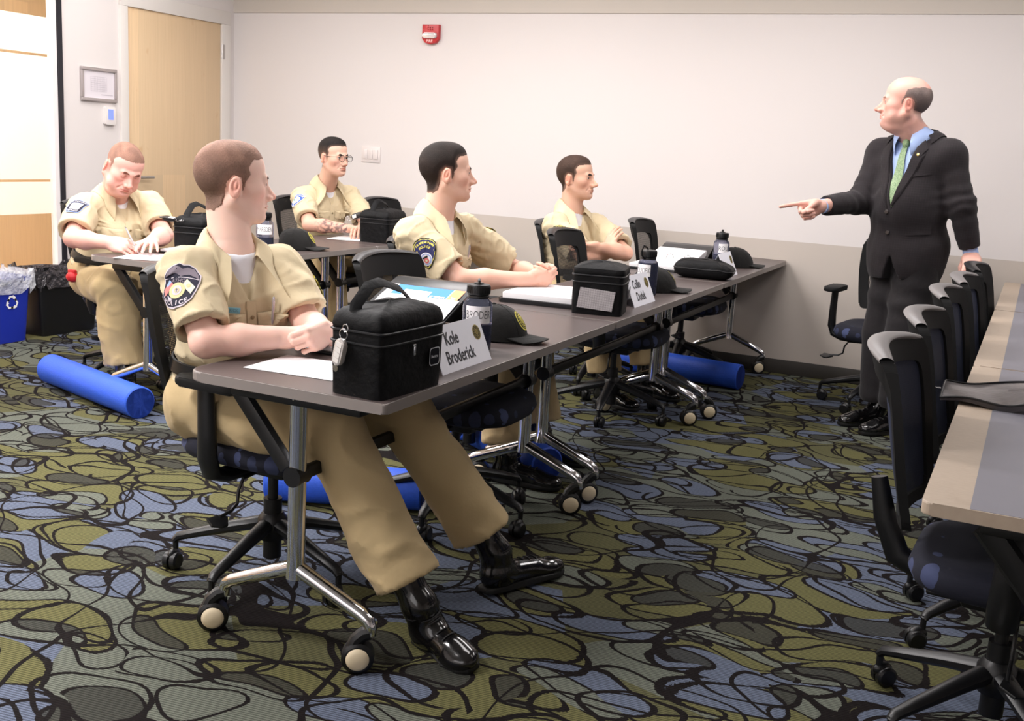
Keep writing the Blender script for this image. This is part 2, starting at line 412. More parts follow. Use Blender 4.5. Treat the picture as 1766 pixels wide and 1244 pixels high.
# ------------------------------------------------------------------ furniture materials
M_lam = mat('dark_laminate', (84, 74, 72), 0.36, bump=(300, 0.04, 0.001), var=0.05, vscale=20)
M_edge = mat('edge_band', (138, 130, 126), 0.42)
M_chrome = mat('polished_chrome', (226, 226, 230), 0.09, 1.0)
M_cream = mat('cream_hub', (224, 208, 176), 0.45)
M_blk = mat('black_plastic', (13, 13, 15), 0.4)
M_blk2 = mat('black_matte_plastic', (14, 14, 15), 0.65, spec=.3)
M_grayrim = mat('grey_top_rim', (126, 122, 122), 0.42)
M_blackrim = mat('black_top_rim', (34, 33, 35), 0.4)
def dot_fabric():
    m, nt, b = nt_new('navy_dot_fabric')
    v = COORD(nt, scale=(18, 14, 14))
    vo = nt.nodes.new('ShaderNodeTexVoronoi'); nt.links.new(v, vo.inputs['Vector']); vo.inputs['Randomness'].default_value = 0.25; vo.inputs['Scale'].default_value = 1
    s = nt.nodes.new('ShaderNodeSeparateColor'); nt.links.new(vo.outputs['Color'], s.inputs[0])
    f = MATH(nt, 'MULTIPLY', MATH(nt, 'LESS_THAN', vo.outputs['Distance'], .42), MATH(nt, 'MULTIPLY_ADD', s.outputs[0], .8, .1))
    nt.links.new(MIX(nt, f, lin((16, 18, 34)), lin((74, 84, 124))), b.inputs['Base Color'])
    b.inputs['Roughness'].default_value = .9; BUMP(nt, b, NOISE(nt, COORD(nt), 300, 2), .3, .001)
    return m
M_dot = dot_fabric()
def mesh_fabric(name, rgb, hole):
    m, nt, b = nt_new(name)
    b.inputs['Base Color'].default_value = lin(rgb)+(1,); b.inputs['Roughness'].default_value = .7
    wv = nt.nodes.new('ShaderNodeTexWave'); wv.wave_type = 'BANDS'; wv.bands_direction = 'Y'
    nt.links.new(COORD(nt), wv.inputs['Vector']); wv.inputs['Scale'].default_value = 42
    w2 = nt.nodes.new('ShaderNodeTexWave'); w2.wave_type = 'BANDS'; w2.bands_direction = 'Z'
    nt.links.new(COORD(nt), w2.inputs['Vector']); w2.inputs['Scale'].default_value = 60
    a = MATH(nt, 'MULTIPLY', SMOOTH(nt, wv.outputs['Fac'], .45, .6), SMOOTH(nt, w2.outputs['Fac'], .3, .5))
    tr = nt.nodes.new('ShaderNodeBsdfTransparent'); mx = nt.nodes.new('ShaderNodeMixShader')
    nt.links.new(MATH(nt, 'MULTIPLY', a, hole), mx.inputs[0]); nt.links.new(b.outputs[0], mx.inputs[1]); nt.links.new(tr.outputs[0], mx.inputs[2])
    nt.links.new(mx.outputs[0], nt.nodes['Material Output'].inputs[0])
    return m
M_mesh = mesh_fabric('black_back_mesh', (34, 33, 34), .85)
M_nmesh = mesh_fabric('navy_back_mesh', (22, 32, 58), .08)

# ------------------------------------------------------------------ tables
LT = 1.61
def caster_mb(ang):
    c = MB(); Rz = rotm(0, 0, ang)
    w = MB()
    w.cyl((0, 0, .13), (0, 0, .105), .009, seg=10)
    w.tube([(0, 0, .108), (-.016, 0, .104), (-.034, 0, .088), (-.044, 0, .062)], .020, 10)
    w.lathe([(0, -.024), (.034, -.024), (.042, -.018), (.042, .018), (.034, .024), (0, .024)], 28, rotm(PI/2, 0, 0), (-.030, 0, .042))
    c.merge(w, Rz); c.mi = 1
    for s in (-1, 1):
        c.lathe([(0, .009), (.018, .008), (.027, .004), (.031, -.001), (0, -.001)], 28, Rz @ rotm(-s*PI/2, 0, 0), Rz @ np.array([-.030, s*.024, .042]))
    return c
def make_table(label, loc, rz=0.0, swivel=(0.3, -1.9, 1.2, 2.2), L=LT, group=None, strip=False):
    t = thing('training_table', label, 'table', loc, rz, group)
    W_ = .61; h = .735
    P = []
    for (cx, cy, r, a0) in ((.305, L, .012, 0), (-.305, L, .03, 90), (-.305, 0, .055, 180), (.305, 0, .012, 270)):
        sx = 1 if cx > 0 else -1; sy = 1 if cy > 0 else -1
        for i in range(7):
            a = math.radians(a0+15*i); P.append((cx-sx*r+r*math.cos(a), cy-sy*r+r*math.sin(a)))
    if strip:
        P = []
        for (cx, cy, r, a0) in ((.305, L, .03, 0), (-.305, L, .02, 90), (-.305, 0, .02, 180), (.305, 0, .03, 270)):
            sx = 1 if cx > 0 else -1; sy = 1 if cy > 0 else -1
            for i in range(7):
                a = math.radians(a0+15*i); P.append((cx-sx*r+r*math.cos(a), cy-sy*r+r*math.sin(a)))
    MB().prism(P, h-.027, h-.0006, bev=.004).build('edge_band', M_table_edge if strip else M_edge, t, sharp=12)
    cyc = L/2; Q = [(x*(1-.004/.305), cyc+(y-cyc)*(1-.004/(L/2))) for x, y in P]
    if strip:
        Q = [(max(x, -.305+.085), y) for x, y in Q]
    MB().prism(Q, h-.0032, h, bev=.0008).build('tabletop', M_lam2 if strip else M_lam, t, sharp=12)
    k = 0
    for yy in (.08, L-.08):
        lg = MB()
        lg.tube([(0, yy, h-.03), (0, yy, h-.06), (0, yy, .5), (0, yy, .25), (0, yy, .205)], [.028, .023, .023, .024, .028], 16)
        for s in (-1, 1):
            lg.tube([(0, yy, .235), (s*.03, yy, .222), (s*.12, yy, .185), (s*.205, yy, .150), (s*.228, yy, .136), (s*.235, yy, .12), (s*.235, yy, .10)], [.021, .021, .020, .019, .018, .017, .016], 14)
        l = lg.build('leg', M_chrome, t)
        br = MB()
        br.box((0, yy, h-.045), (.40, .05, .034), .006)
        br.tube([(-.19, yy, h-.05), (-.03, yy, .50)], .017, 8, flat=1.6); br.cyl((0, yy-.026, .485), (0, yy+.026, .485), .027, seg=20)
        br.build('fold_bracket', M_blk, l)
        for s in (-1, 1):
            caster_mb(swivel[k % 4]).build('caster', [M_blk, M_cream], l, (s*.235, yy, 0)); k += 1
    bm_ = MB(); bm_.box((0, L/2, .485), (.022, L-.16, .036), .006); bm_.box((-.12, L/2, h-.045), (.03, L-.2, .03), .004); bm_.box((.14, L/2, h-.045), (.03, L-.2, .03), .004)
    bm_.build('stretcher', M_blk, t)
    return t
M_lam2 = mat('blue_grey_laminate', (118, 117, 127), 0.42, bump=(300, 0.04, 0.001), var=.04)
def _te():
    m, nt, b = nt_new('pale_wood_edge')
    n1 = NOISE(nt, COORD(nt, scale=(8, 30, 8)), 6, 3)
    n2 = NOISE(nt, COORD(nt, scale=(1, 1, 1)), 9, 3)
    c = MIX(nt, n1, lin((184, 168, 150)), lin((168, 150, 132))); c = MIX(nt, MATH(nt, 'MULTIPLY', SMOOTH(nt, n2, .6, .75), .35), c, lin((150, 128, 108)))
    nt.links.new(c, b.inputs['Base Color']); b.inputs['Roughness'].default_value = .5
    return m
M_table_edge = _te()
XA = -1.589
TA = [make_table('grey-edged training table nearest the camera, with black lunch bag at its corner', (XA, 2.12, 0), 0.0, (.62, .52, .70, .56), group='middle row of tables'),
      make_table('training table in the middle of the centre row, under the propped place card', (XA, 3.74, 0), 0.0, (.4, .8, 1.0, .60), group='middle row of tables'),
      make_table('training table of the centre row that ends at the back wall', (XA, 5.36, 0), 0.0, (.9, 3.65, 1.2, .55), group='middle row of tables')]
XBr = -3.645
TB = [make_table('training table of the left row where the man writes', (XBr, 3.76, 0), 0.0, (.4, .7, 1.0, .5), 1.6, group='left row of tables'),
      make_table('training table of the left row in front of the man with glasses', (XBr, 5.365, 0), 0.0, (1, .6, 1.3, 2.4), 1.6, group='left row of tables')]
_rz = -0.0176
def rrow(y): return (-.09+.305+(y-2.087)*.0176, y, 0)
TR = [make_table('blue-grey table with pale wood edge at the right edge, nearest the camera', rrow(2.10), _rz, (1, 2, 1.5, .5), 1.66, group='right row of tables', strip=True),
      make_table('blue-grey table with pale wood edge at the right, middle one under the dark vinyl case', rrow(3.77), _rz, (1, 2, 1.5, .5), 1.66, group='right row of tables', strip=True),
      make_table('blue-grey table with pale wood edge at the right, end one by the back wall', rrow(5.44), _rz, (1, 2, 1.5, .5), 1.48, group='right row of tables', strip=True)]
TR[0]['label'] = 'blue-grey table with pale wood edge at the right, its rounded near end in view'

# ------------------------------------------------------------------ office chairs (face +X)
def back_xy(y, z, tilt=.33, bow=.058):
    u = y/.235
    return -.235-(z-.55)*tilt+bow*(u*u)-.02*math.cos((z-.55)*7)
def back_w(z):
    k = (z-.53)/(.93-.53); k = max(0., min(1., k))
    return .195+.045*math.sin(k*PI*.62)-.012*k
def make_chair(label, loc, rz, rim, meshm, seatrot=0.0, baserot=0.3, group=None, slim=1.0):
    t = thing('office_chair', label, 'chair', loc, rz, group)
    st = MB()
    def seat(u, v):
        a = 2*PI*u; ca, sa = math.cos(a), math.sin(a); e = .55
        x = .245*math.copysign(abs(ca)**e, ca); y = .24*math.copysign(abs(sa)**e, sa)
        prof = [(.02, .395), (.8, .395), (.95, .41), (1.0, .435), (.97, .462), (.85, .476), (.5, .472), (.02, .466)]
        k = v*7; i = min(6, int(k)); f = k-i; r = prof[i][0]*(1-f)+prof[i+1][0]*f; z = prof[i][1]*(1-f)+prof[i+1][1]*f
        z -= .03*max(0, x*r/.245-.55)**1.5+(.006*math.cos(y*r/.24*3)*(v > .6))*0
        return (x*r+.02, y*r, z)
    st.grid(seat, 44, 15, True); st.build('seat', M_dot, t, sharp=60)
    # back frame ring with thickness, from a swept band
    fr = MB()
    def bandpt(w, z, off):
        return np.array([back_xy(w, z)-off, w, z])
    Z0, Z1 = .53, .930
    def outline(k):            # k 0..1 around the rounded rectangle, returns (y,z)
        n = 40; return pts[int(k*len(pts)) % len(pts)]
    pts = []
    def corner(cy, cz, a0, r):
        for i in range(6):
            a = math.radians(a0+18*i); pts.append((cy+r*math.cos(a), cz+r*math.sin(a)))
    r1 = .028
    for z in np.linspace(Z0+r1, Z1-r1, 10): pts.append((back_w(z), z))
    corner(back_w(Z1)-r1, Z1-r1, 0, r1)
    for y in np.linspace(.185, -.185, 13): pts.append((y, Z1+.012*(1-(y/.19)**2)))
    corner(-(back_w(Z1)-r1), Z1-r1, 90, r1)
    for z in np.linspace(Z1-r1, Z0+r1, 10): pts.append((-back_w(z), z))
    corner(-(back_w(Z0)-r1), Z0+r1, 180, r1)
    for y in np.linspace(-.13, .13, 7): pts.append((y, Z0))
    corner(back_w(Z0)-r1, Z0+r1, 270, r1)
    n = len(pts); V = []; F = []
    cz = (Z0+Z1)/2
    for (y, z) in pts:
        top = max(0, (z-(Z1-.06))/.06); wd = (.046+.036*top)*slim; th = .022+.012*top
        yi = y*(1-.048*slim/.21); zi = Z0+.045*slim+(z-Z0)/(Z1-Z0)*(Z1-Z0-.045*slim-.080*(.4+.6*slim))
        for (yy, zz, o) in ((y, z, 0), (yi, zi, .002), (yi, zi, th-.004), (y, z, th)):
            V.append(bandpt(yy, zz, o))
    for i in range(n):
        for j in range(4):
            a = i*4+j; b = i*4+(j+1) % 4; c = ((i+1) % n)*4+(j+1) % 4; d_ = ((i+1) % n)*4+j
            F.append((a, b, c, d_))
    fr.add(V, F)
    fr.build('back_frame', M_blk2, t, sharp=50)
    # broad top rim
    rm = MB()
    def rimf(u, v):
        y = -.213+.426*u; a = 2*PI*v
        z = Z1+.012*(1-(y/.19)**2)+.006; w = (.027*(1-.35*(abs(y)/.213)**4))
        return np.array([back_xy(y, z)-.014+w*math.cos(a)*.95, y*1.02, z-.006+.010*math.sin(a)-.004*(abs(y)/.213)**6])
    rm.grid(rimf, 25, 13); rm.build('top_rim', rim, t, sharp=60)
    pn = MB()
    def pan(u, v):
        z = Z0+.02+(Z1-Z0-.04)*v; y = (back_w(z)-.02)*(2*u-1)
        return np.array([back_xy(y, z)-.010, y, z])
    pn.grid(pan, 17, 15); pn.build('back_mesh', meshm, t, sharp=80, recalc=False)
    # spine / bracket
    sp = MB(); sp.tube([(-.06, 0, .37), (-.18, 0, .375), (-.26, 0, .41), (-.30, 0, .50), (-.325, 0, .60)], [.03, .03, .032, .028, .02], 12, flat=.7, up=(0, 1, 0))
    sp.box((0, 0, .365), (.20, .16, .055), .015); sp.box((0, 0, .388), (.34, .30, .016), .006)
    sp.build('mechanism', M_blk, t)
    for s in (-1, 1):
        am = MB()
        am.tube([(.0, s*.12, .375), (.0, s*.22, .378), (.0, s*.268, .395), (.0, s*.285, .44), (.0, s*.287, .52), (-.005, s*.287, .645)], [.022, .022, .022, .022, .02, .018], 12, up=(1, 0, 0), flat=1.5)
        a = am.build('armrest', M_blk, t)
        pd = MB(); pd.prism(rr_poly(.25, .085, .035, 6, .02, s*.28), .645, .672, bev=.010, seg=3); pd.build('arm_pad', M_blk2, a)
    cl = MB(); cl.cyl((0, 0, .36), (0, 0, .22), .016, seg=14); cl.cyl((0, 0, .25), (0, 0, .06), .028, seg=18); cl.build('gas_column', M_blk, t)
    bs = MB(); bs.lathe([(0, .12), (.040, .12), (.050, .15), (.046, .185), (.032, .205), (0, .205)], 20)
    b = bs.build('base_hub', M_blk, t)
    for i in range(5):
        a = baserot+2*PI*i/5; R = rotm(0, 0, a)
        lg = MB(); q = MB()
        q.tube([(.03, 0, .170), (.12, 0, .150), (.24, 0, .118), (.295, 0, .102), (.308, 0, .088)], [.028, .025, .020, .017, .013], 10, flat=.8)
        lg.merge(q, R); l = lg.build('base_leg', M_blk, t)
        cs = MB(); q = MB(); an = a+1.1+i*1.7
        q.cyl((0, 0, .10), (0, 0, .05), .009, seg=8)
        q.lathe([(0, -.024), (.022, -.024), (.028, -.019), (.028, -.004), (.020, -.002), (.020, .002), (.028, .004), (.028, .019), (.022, .024), (0, .024)], 18, rotm(PI/2, 0, 0), (-.018, 0, .028))
        q.sph((-.012, 0, .045), (.028, .016, .02), 12, 8)
        cs.merge(q, rotm(0, 0, an)); cs.build('caster', M_blk, l, (float(.305*math.cos(a)), float(.305*math.sin(a)), 0))
    lv = MB(); lv.tube([(.03, -.10, .365), (.03, -.17, .36), (.03, -.19, .33), (.03, -.195, .29), (.03, -.22, .275), (.03, -.27, .27)], .005, 8)
    lv.prism([(-.005, -.03), (.03, -.045), (.05, -.02), (.05, .0), (.02, .03), (.0, .02)], -.004, .004, rotm(0, .3, 0), (.02, -.275, .27), bev=.002)
    lv.build('lever', M_blk, t)
    return t
def put_chairs():
    c0 = make_chair('black mesh office chair of the uniformed man nearest the camera', (-1.95, 2.575, 0), -0.04, M_blackrim, M_mesh, baserot=1.05)
    D = lambda x, y, rz, label: dup(c0, (x, y, 0), rz, label)
    D(-1.74, 3.37, .03, 'empty black mesh chair pushed in behind the booklet on the nearest table')
    D(-2.05, 4.10, .02, 'black chair the second uniformed man of the centre row sits on')
    D(-1.79, 5.21, .05, 'empty black mesh chair pushed in beside the man with crossed arms')
    D(-2.12, 5.80, .0, 'black chair the man with crossed arms sits on')
    D(-1.84, 6.62, .04, 'empty black mesh chair at the far end of the centre row, behind the open binder')
    D(-4.20, 4.34, -.12, 'black chair with dotted navy seat the writing man sits on')
    D(-4.05, 5.94, -.05, 'black mesh chair the man with glasses sits on')
    D(-3.74, 6.52, .0, 'empty black mesh chair at the far end of the left row')
    D(-.60, 6.36, -PI/2-.12, 'black chair with dotted navy seat against the back wall behind the man in the suit')
    c1 = make_chair('navy mesh chair with grey top rim, nearest of those at the right tables', (.105, 2.70, 0), -0.06, M_grayrim, M_nmesh, baserot=2.75, slim=.55, group='chairs along the right tables')
    E_ = lambda x, y, rz, label: dup(c1, (x, y, 0), rz, label, 'chairs along the right tables')
    E_(.125, 3.36, -.05, 'navy mesh chair with grey top rim, second along the right tables')
    E_(.14, 4.12, -.05, 'navy mesh chair with grey top rim, third along the right tables')
    E_(.175, 4.72, -.05, 'navy mesh chair with grey top rim, fourth along the right tables')
    d = dup(c0, (.20, 5.36, 0), -.05, 'black chair under the hand of the man in the suit'); d['group'] = 'chairs along the right tables'
put_chairs()
# ------------------------------------------------------------------ implicit surfaces for bodies and clothes
class SDF:
    """ordered list of smooth-blended primitives; f(p) < 0 inside"""
    def __init__(s): s.P = []
    def _a(s, kind, args, k, op, c, rad): s.P.append((kind, args, k, op, np.asarray(c, float), rad)); return s
    def cone(s, a, b, ra, rb, k=.02, op='u', sq=None):
        a = np.asarray(a, float); b = np.asarray(b, float)
        return s._a('c', (a, b, ra, rb, sq), k, op, (a+b)/2, np.linalg.norm(b-a)/2+max(ra, rb))
    def ell(s, c, r, R=None, k=.02, op='u'):
        R = np.eye(3) if R is None else np.asarray(R, float)
        r = np.asarray((r, r, r) if np.isscalar(r) else r, float)
        return s._a('e', (np.asarray(c, float), r, R), k, op, c, r.max())
    def box(s, c, h, R=None, rd=.01, k=.01, op='u'):
        R = np.eye(3) if R is None else np.asarray(R, float); h = np.asarray(h, float)
        return s._a('b', (np.asarray(c, float), h, R, rd), k, op, c, np.linalg.norm(h))
    def plane(s, p, n, k=.004, op='i'):
        return s._a('p', (np.asarray(p, float), unit(n)), k, op, p, 1e9)
    def fn(s, f, k=.01, op='add', c=(0, 0, 0), rad=1e9):
        return s._a('f', f, k, op, c, rad)
    def sub(s, other, k=.01): return s._a('f', other, k, 's', (0, 0, 0), 1e9)
    def copy(s): q = SDF(); q.P = list(s.P); return q
    def __call__(s, p, margin=.10):
        p = np.asarray(p, float); n = len(p); D = np.full(n, .5)
        for kind, A, k, op, c, rad in s.P:
            if rad < 1e8:
                dd = ((p-c)**2).sum(1); idx = np.nonzero(dd < (rad+margin)**2)[0]
                if len(idx) == 0: continue
                q = p[idx]
            else: idx = slice(None); q = p
            if kind == 'c':
                a, b, ra, rb, sq = A; ab = b-a; t = np.clip(((q-a)@ab)/(ab@ab+1e-12), 0, 1)
                v = q-a-t[:, None]*ab
                if sq is not None:                       # flatten along a direction
                    ax, f = sq; v = v+np.outer(v@ax, ax)*(1/f-1)
                d = np.sqrt((v*v).sum(1))-(ra+(rb-ra)*t)
            elif kind == 'e':
                cc, r, R = A; l = (q-cc)@R; k0 = np.sqrt(((l/r)**2).sum(1)); k1 = np.sqrt(((l/r**2)**2).sum(1))+1e-9
                d = k0*(k0-1)/k1
            elif kind == 'b':
                cc, h, R, rd = A; l = np.abs((q-cc)@R)-(h-rd)
                d = np.sqrt((np.maximum(l, 0)**2).sum(1))+np.minimum(l.max(1), 0)-rd
            elif kind == 'p': d = (q-A[0])@A[1]
            else: d = A(q)
            o = D[idx]
            if op == 'u':
                h = np.maximum(k-np.abs(o-d), 0)/k; r_ = np.minimum(o, d)-h*h*k*.25
            elif op == 's':
                h = np.maximum(k-np.abs(-o-d), 0)/k; r_ = np.maximum(o, -d)+h*h*k*.25
            elif op == 'i':
                h = np.maximum(k-np.abs(o-d), 0)/k; r_ = np.maximum(o, d)+h*h*k*.25
            else: r_ = o+d
            D[idx] = r_
        return D
def grad(f, p, e=.0015):
    g = np.stack([f(p+np.eye(3)[i]*e)-f(p-np.eye(3)[i]*e) for i in range(3)], 1)
    return g/(np.linalg.norm(g, axis=1)[:, None]+1e-12)
def snap(f, p, off=0.0, it=4):
    p = np.array(p, float)
    for _ in range(it):
        d = f(p)-off; p = p-grad(f, p)*np.clip(d, -.03, .03)[:, None]
    return p
def nets(f, lo, hi, h, newton=1, cm=5):
    lo = np.asarray(lo, float); hi = np.asarray(hi, float)
    nc = np.ceil((hi-lo)/(h*cm)).astype(int)+1; n = nc*cm
    cs = [lo[i]+h*cm*(np.arange(nc[i])+.5)-h*.5 for i in range(3)]
    G = np.stack(np.meshgrid(*cs, indexing='ij'), -1).reshape(-1, 3)
    D = f(G).reshape(nc); act = np.abs(D) < h*cm*1.25+.006
    V = np.repeat(np.repeat(np.repeat(D, cm, 0), cm, 1), cm, 2).astype(np.float32)
    A = np.repeat(np.repeat(np.repeat(act, cm, 0), cm, 1), cm, 2)
    ii = np.nonzero(A); pts = lo+h*np.stack(ii, 1); vals = np.empty(len(pts))
    for s in range(0, len(pts), 200000): vals[s:s+200000] = f(pts[s:s+200000])
    V[ii] = vals; V[V == 0] = 1e-6
    ins = V < 0
    c = [ins[x:n[0]-1+x, y:n[1]-1+y, z:n[2]-1+z] for x in (0, 1) for y in (0, 1) for z in (0, 1)]
    cnt = sum(q.astype(np.int8) for q in c); mixed = (cnt > 0) & (cnt < 8)
    idx = np.full(mixed.shape, -1, int); mi = np.stack(np.nonzero(mixed), 1); idx[tuple(mi.T)] = np.arange(len(mi))
    acc = np.zeros((len(mi), 3)); num = np.zeros(len(mi))
    corners = [(x, y, z) for x in (0, 1) for y in (0, 1) for z in (0, 1)]
    for a in range(8):
        for b in range(a+1, 8):
            ca, cb = np.array(corners[a]), np.array(corners[b])
            if np.abs(ca-cb).sum() != 1: continue
            va = V[tuple((mi+ca).T)]; vb = V[tuple((mi+cb).T)]; x = (va < 0) != (vb < 0)
            t = va/(va-vb+1e-20); q = ca+np.outer(t, cb-ca)
            acc[x] += q[x]; num[x] += 1
    P = lo+h*(mi+acc/num[:, None])
    F = []
    for ax in range(3):
        u, v = (ax+1) % 3, (ax+2) % 3
        sl0 = [slice(None)]*3; sl1 = [slice(None)]*3; sl0[ax] = slice(0, -1); sl1[ax] = slice(1, None)
        ch = ins[tuple(sl0)] != ins[tuple(sl1)]; e = np.stack(np.nonzero(ch), 1)
        e = e[(e[:, u] > 0) & (e[:, v] > 0) & (e[:, u] < n[u]-1) & (e[:, v] < n[v]-1)]
        du = np.zeros(3, int); du[u] = 1; dv = np.zeros(3, int); dv[v] = 1
        q = np.stack([idx[tuple((e-du-dv).T)], idx[tuple((e-dv).T)], idx[tuple(e.T)], idx[tuple((e-du).T)]], 1)
        fl = ins[tuple(e.T)]; q[~fl] = q[~fl][:, ::-1]
        F.append(q[(q >= 0).all(1)])
    F = np.concatenate(F)
    for _ in range(newton):
        d = f(P); P = P-grad(f, P)*np.clip(d, -h*.5, h*.5)[:, None]
    return P, F
def crop(V, F, keep):
    """keep faces whose centre passes; drop unused vertices"""
    ok = keep(V[F].mean(1)); F = F[ok]; used = np.unique(F); m = np.full(len(V), -1); m[used] = np.arange(len(used))
    return V[used], m[F]
def sdf_obj(name, pieces, mats, parent, base, cols=None, sharp=180):
    Vs, Fs, n = [], [], 0
    for V, F in pieces: Vs.append(V); Fs.append(F+n); n += len(V)
    V = np.concatenate(Vs); F = np.concatenate(Fs)
    me = bpy.data.meshes.new(name); me.vertices.add(len(V)); me.vertices.foreach_set('co', (V-base).astype(np.float32).ravel())
    me.loops.add(F.size); me.loops.foreach_set('vertex_index', F.astype(np.int32).ravel())
    me.polygons.add(len(F)); me.polygons.foreach_set('loop_start', np.arange(0, F.size, 4, dtype=np.int32)); me.polygons.foreach_set('loop_total', np.full(len(F), 4, np.int32))
    me.update(); me.validate()
    for m in (mats if isinstance(mats, (list, tuple)) else [mats]): me.materials.append(m)
    me.polygons.foreach_set('use_smooth', [True]*len(me.polygons))
    if sharp < 180: me.set_sharp_from_angle(angle=math.radians(sharp))
    if cols is not None:
        at = me.color_attributes.new('tone', 'FLOAT_COLOR', 'POINT'); c = np.ones((len(V), 4), np.float32); c[:, :3] = cols(V); at.data.foreach_set('color', c.ravel())
    o = bpy.data.objects.new(name, me); COL.objects.link(o); o.parent = parent
    return o
def waves(p, seed, fr, amp, n=6):
    r = np.random.default_rng(seed); o = np.zeros(len(p))
    for i in range(n):
        d = unit(r.normal(size=3))*fr*r.uniform(.6, 1.6); e = unit(r.normal(size=3))*fr*.7
        o += np.sin(p@d+r.uniform(0, 6)+1.3*np.sin(p@e+r.uniform(0, 6)))
    return o*amp/n
def fabric_mat(name, rgb, rough=.85, wr=.25, weave=900, var=.06, sheen=.1, scale=14, plaid=None):
    m, nt, b = nt_new(name); c = lin(rgb)
    v = COORD(nt)
    nz = NOISE(nt, v, scale, 4, .55)
    cc = MIX(nt, NOISE(nt, v, 5, 2), tuple(x*(1-var) for x in c), tuple(min(1, x*(1+var)) for x in c))
    if plaid:
        for ax, s_ in (('X', 26), ('Z', 26)):
            w = nt.nodes.new('ShaderNodeTexWave'); w.wave_type = 'BANDS'; w.bands_direction = ax; w.inputs['Scale'].default_value = s_; nt.links.new(v, w.inputs['Vector'])
            cc = MIX(nt, MATH(nt, 'MULTIPLY', SMOOTH(nt, w.outputs['Fac'], .93, 1.0), .35), cc, lin(plaid))
    nt.links.new(cc, b.inputs['Base Color']); b.inputs['Roughness'].default_value = rough
    b.inputs['Specular IOR Level'].default_value = .2; b.inputs['Sheen Weight'].default_value = sheen
    h = MATH(nt, 'MULTIPLY_ADD', NOISE(nt, v, weave, 1), .03, nz)
    BUMP(nt, b, h, wr, .02)
    return m
def skin_mat():
    m, nt, b = nt_new('skin')
    a = nt.nodes.new('ShaderNodeVertexColor'); a.layer_name = 'tone'
    v = COORD(nt); nz = NOISE(nt, v, 45, 3)
    c = MIX(nt, MATH(nt, 'MULTIPLY', nz, .14), a.outputs[0], (.74, .38, .31))
    nt.links.new(c, b.inputs['Base Color']); b.inputs['Roughness'].default_value = .48
    b.inputs['Subsurface Weight'].default_value = .12; b.inputs['Subsurface Radius'].default_value = (.012, .004, .002); b.inputs['Subsurface Scale'].default_value = 1.0
    b.inputs['Specular IOR Level'].default_value = .4
    BUMP(nt, b, NOISE(nt, v, 260, 3), .12, .002)
    return m
M_skin = skin_mat()
def hair_mat(name, rgb, rough=.7):
    m, nt, b = nt_new(name)
    a = nt.nodes.new('ShaderNodeVertexColor'); a.layer_name = 'tone'
    nz = NOISE(nt, COORD(nt, scale=(1, 1, .5)), 260, 3)
    c = MIX(nt, nz, tuple(x*.55 for x in lin(rgb)), tuple(min(1, x*1.4) for x in lin(rgb)))
    c = MIX(nt, 1.0, c, a.outputs[0], 'MULTIPLY')
    nt.links.new(c, b.inputs['Base Color']); b.inputs['Roughness'].default_value = rough; b.inputs['Specular IOR Level'].default_value = .25
    BUMP(nt, b, NOISE(nt, COORD(nt), 320, 3), .5, .004)
    return m
M_khaki = fabric_mat('khaki_twill', (206, 190, 157), wr=.30, scale=11)
M_trouser = fabric_mat('khaki_trouser_twill', (186, 164, 124), wr=.28, scale=9)
M_tee = mat('white_cotton', (236, 236, 242), .9, bump=(60, .2, .003))
M_suit = fabric_mat('charcoal_suit_wool', (38, 34, 36), .8, .22, var=.08, scale=7, plaid=(58, 50, 56))
M_suittr = fabric_mat('charcoal_suit_trouser', (34, 31, 33), .75, .35, var=.08, scale=8)
M_oxford = fabric_mat('blue_dress_shirt_cotton', (172, 194, 238), .7, .15)
M_boot = mat('polished_black_leather', (14, 13, 14), .16, coat=.5, bump=(30, .12, .004))
M_sole = mat('boot_rubber', (12, 12, 12), .6)
M_lace = mat('boot_lace', (24, 22, 24), .7)
M_belt = mat('black_belt_leather', (20, 18, 18), .4)
M_white = mat('white_thread', (232, 230, 232), .8)
M_eyew = mat('eye_white', (196, 186, 182), .2)
M_pupil = mat('eye_pupil', (12, 10, 10), .08)
M_gold = mat('gold_thread', (206, 190, 62), .6)
M_navyth = mat('navy_thread', (26, 28, 62), .8)
M_blackth = mat('black_thread', (26, 24, 22), .8)
M_silver = mat('silver_metal', (206, 206, 208), .2, 1.0)

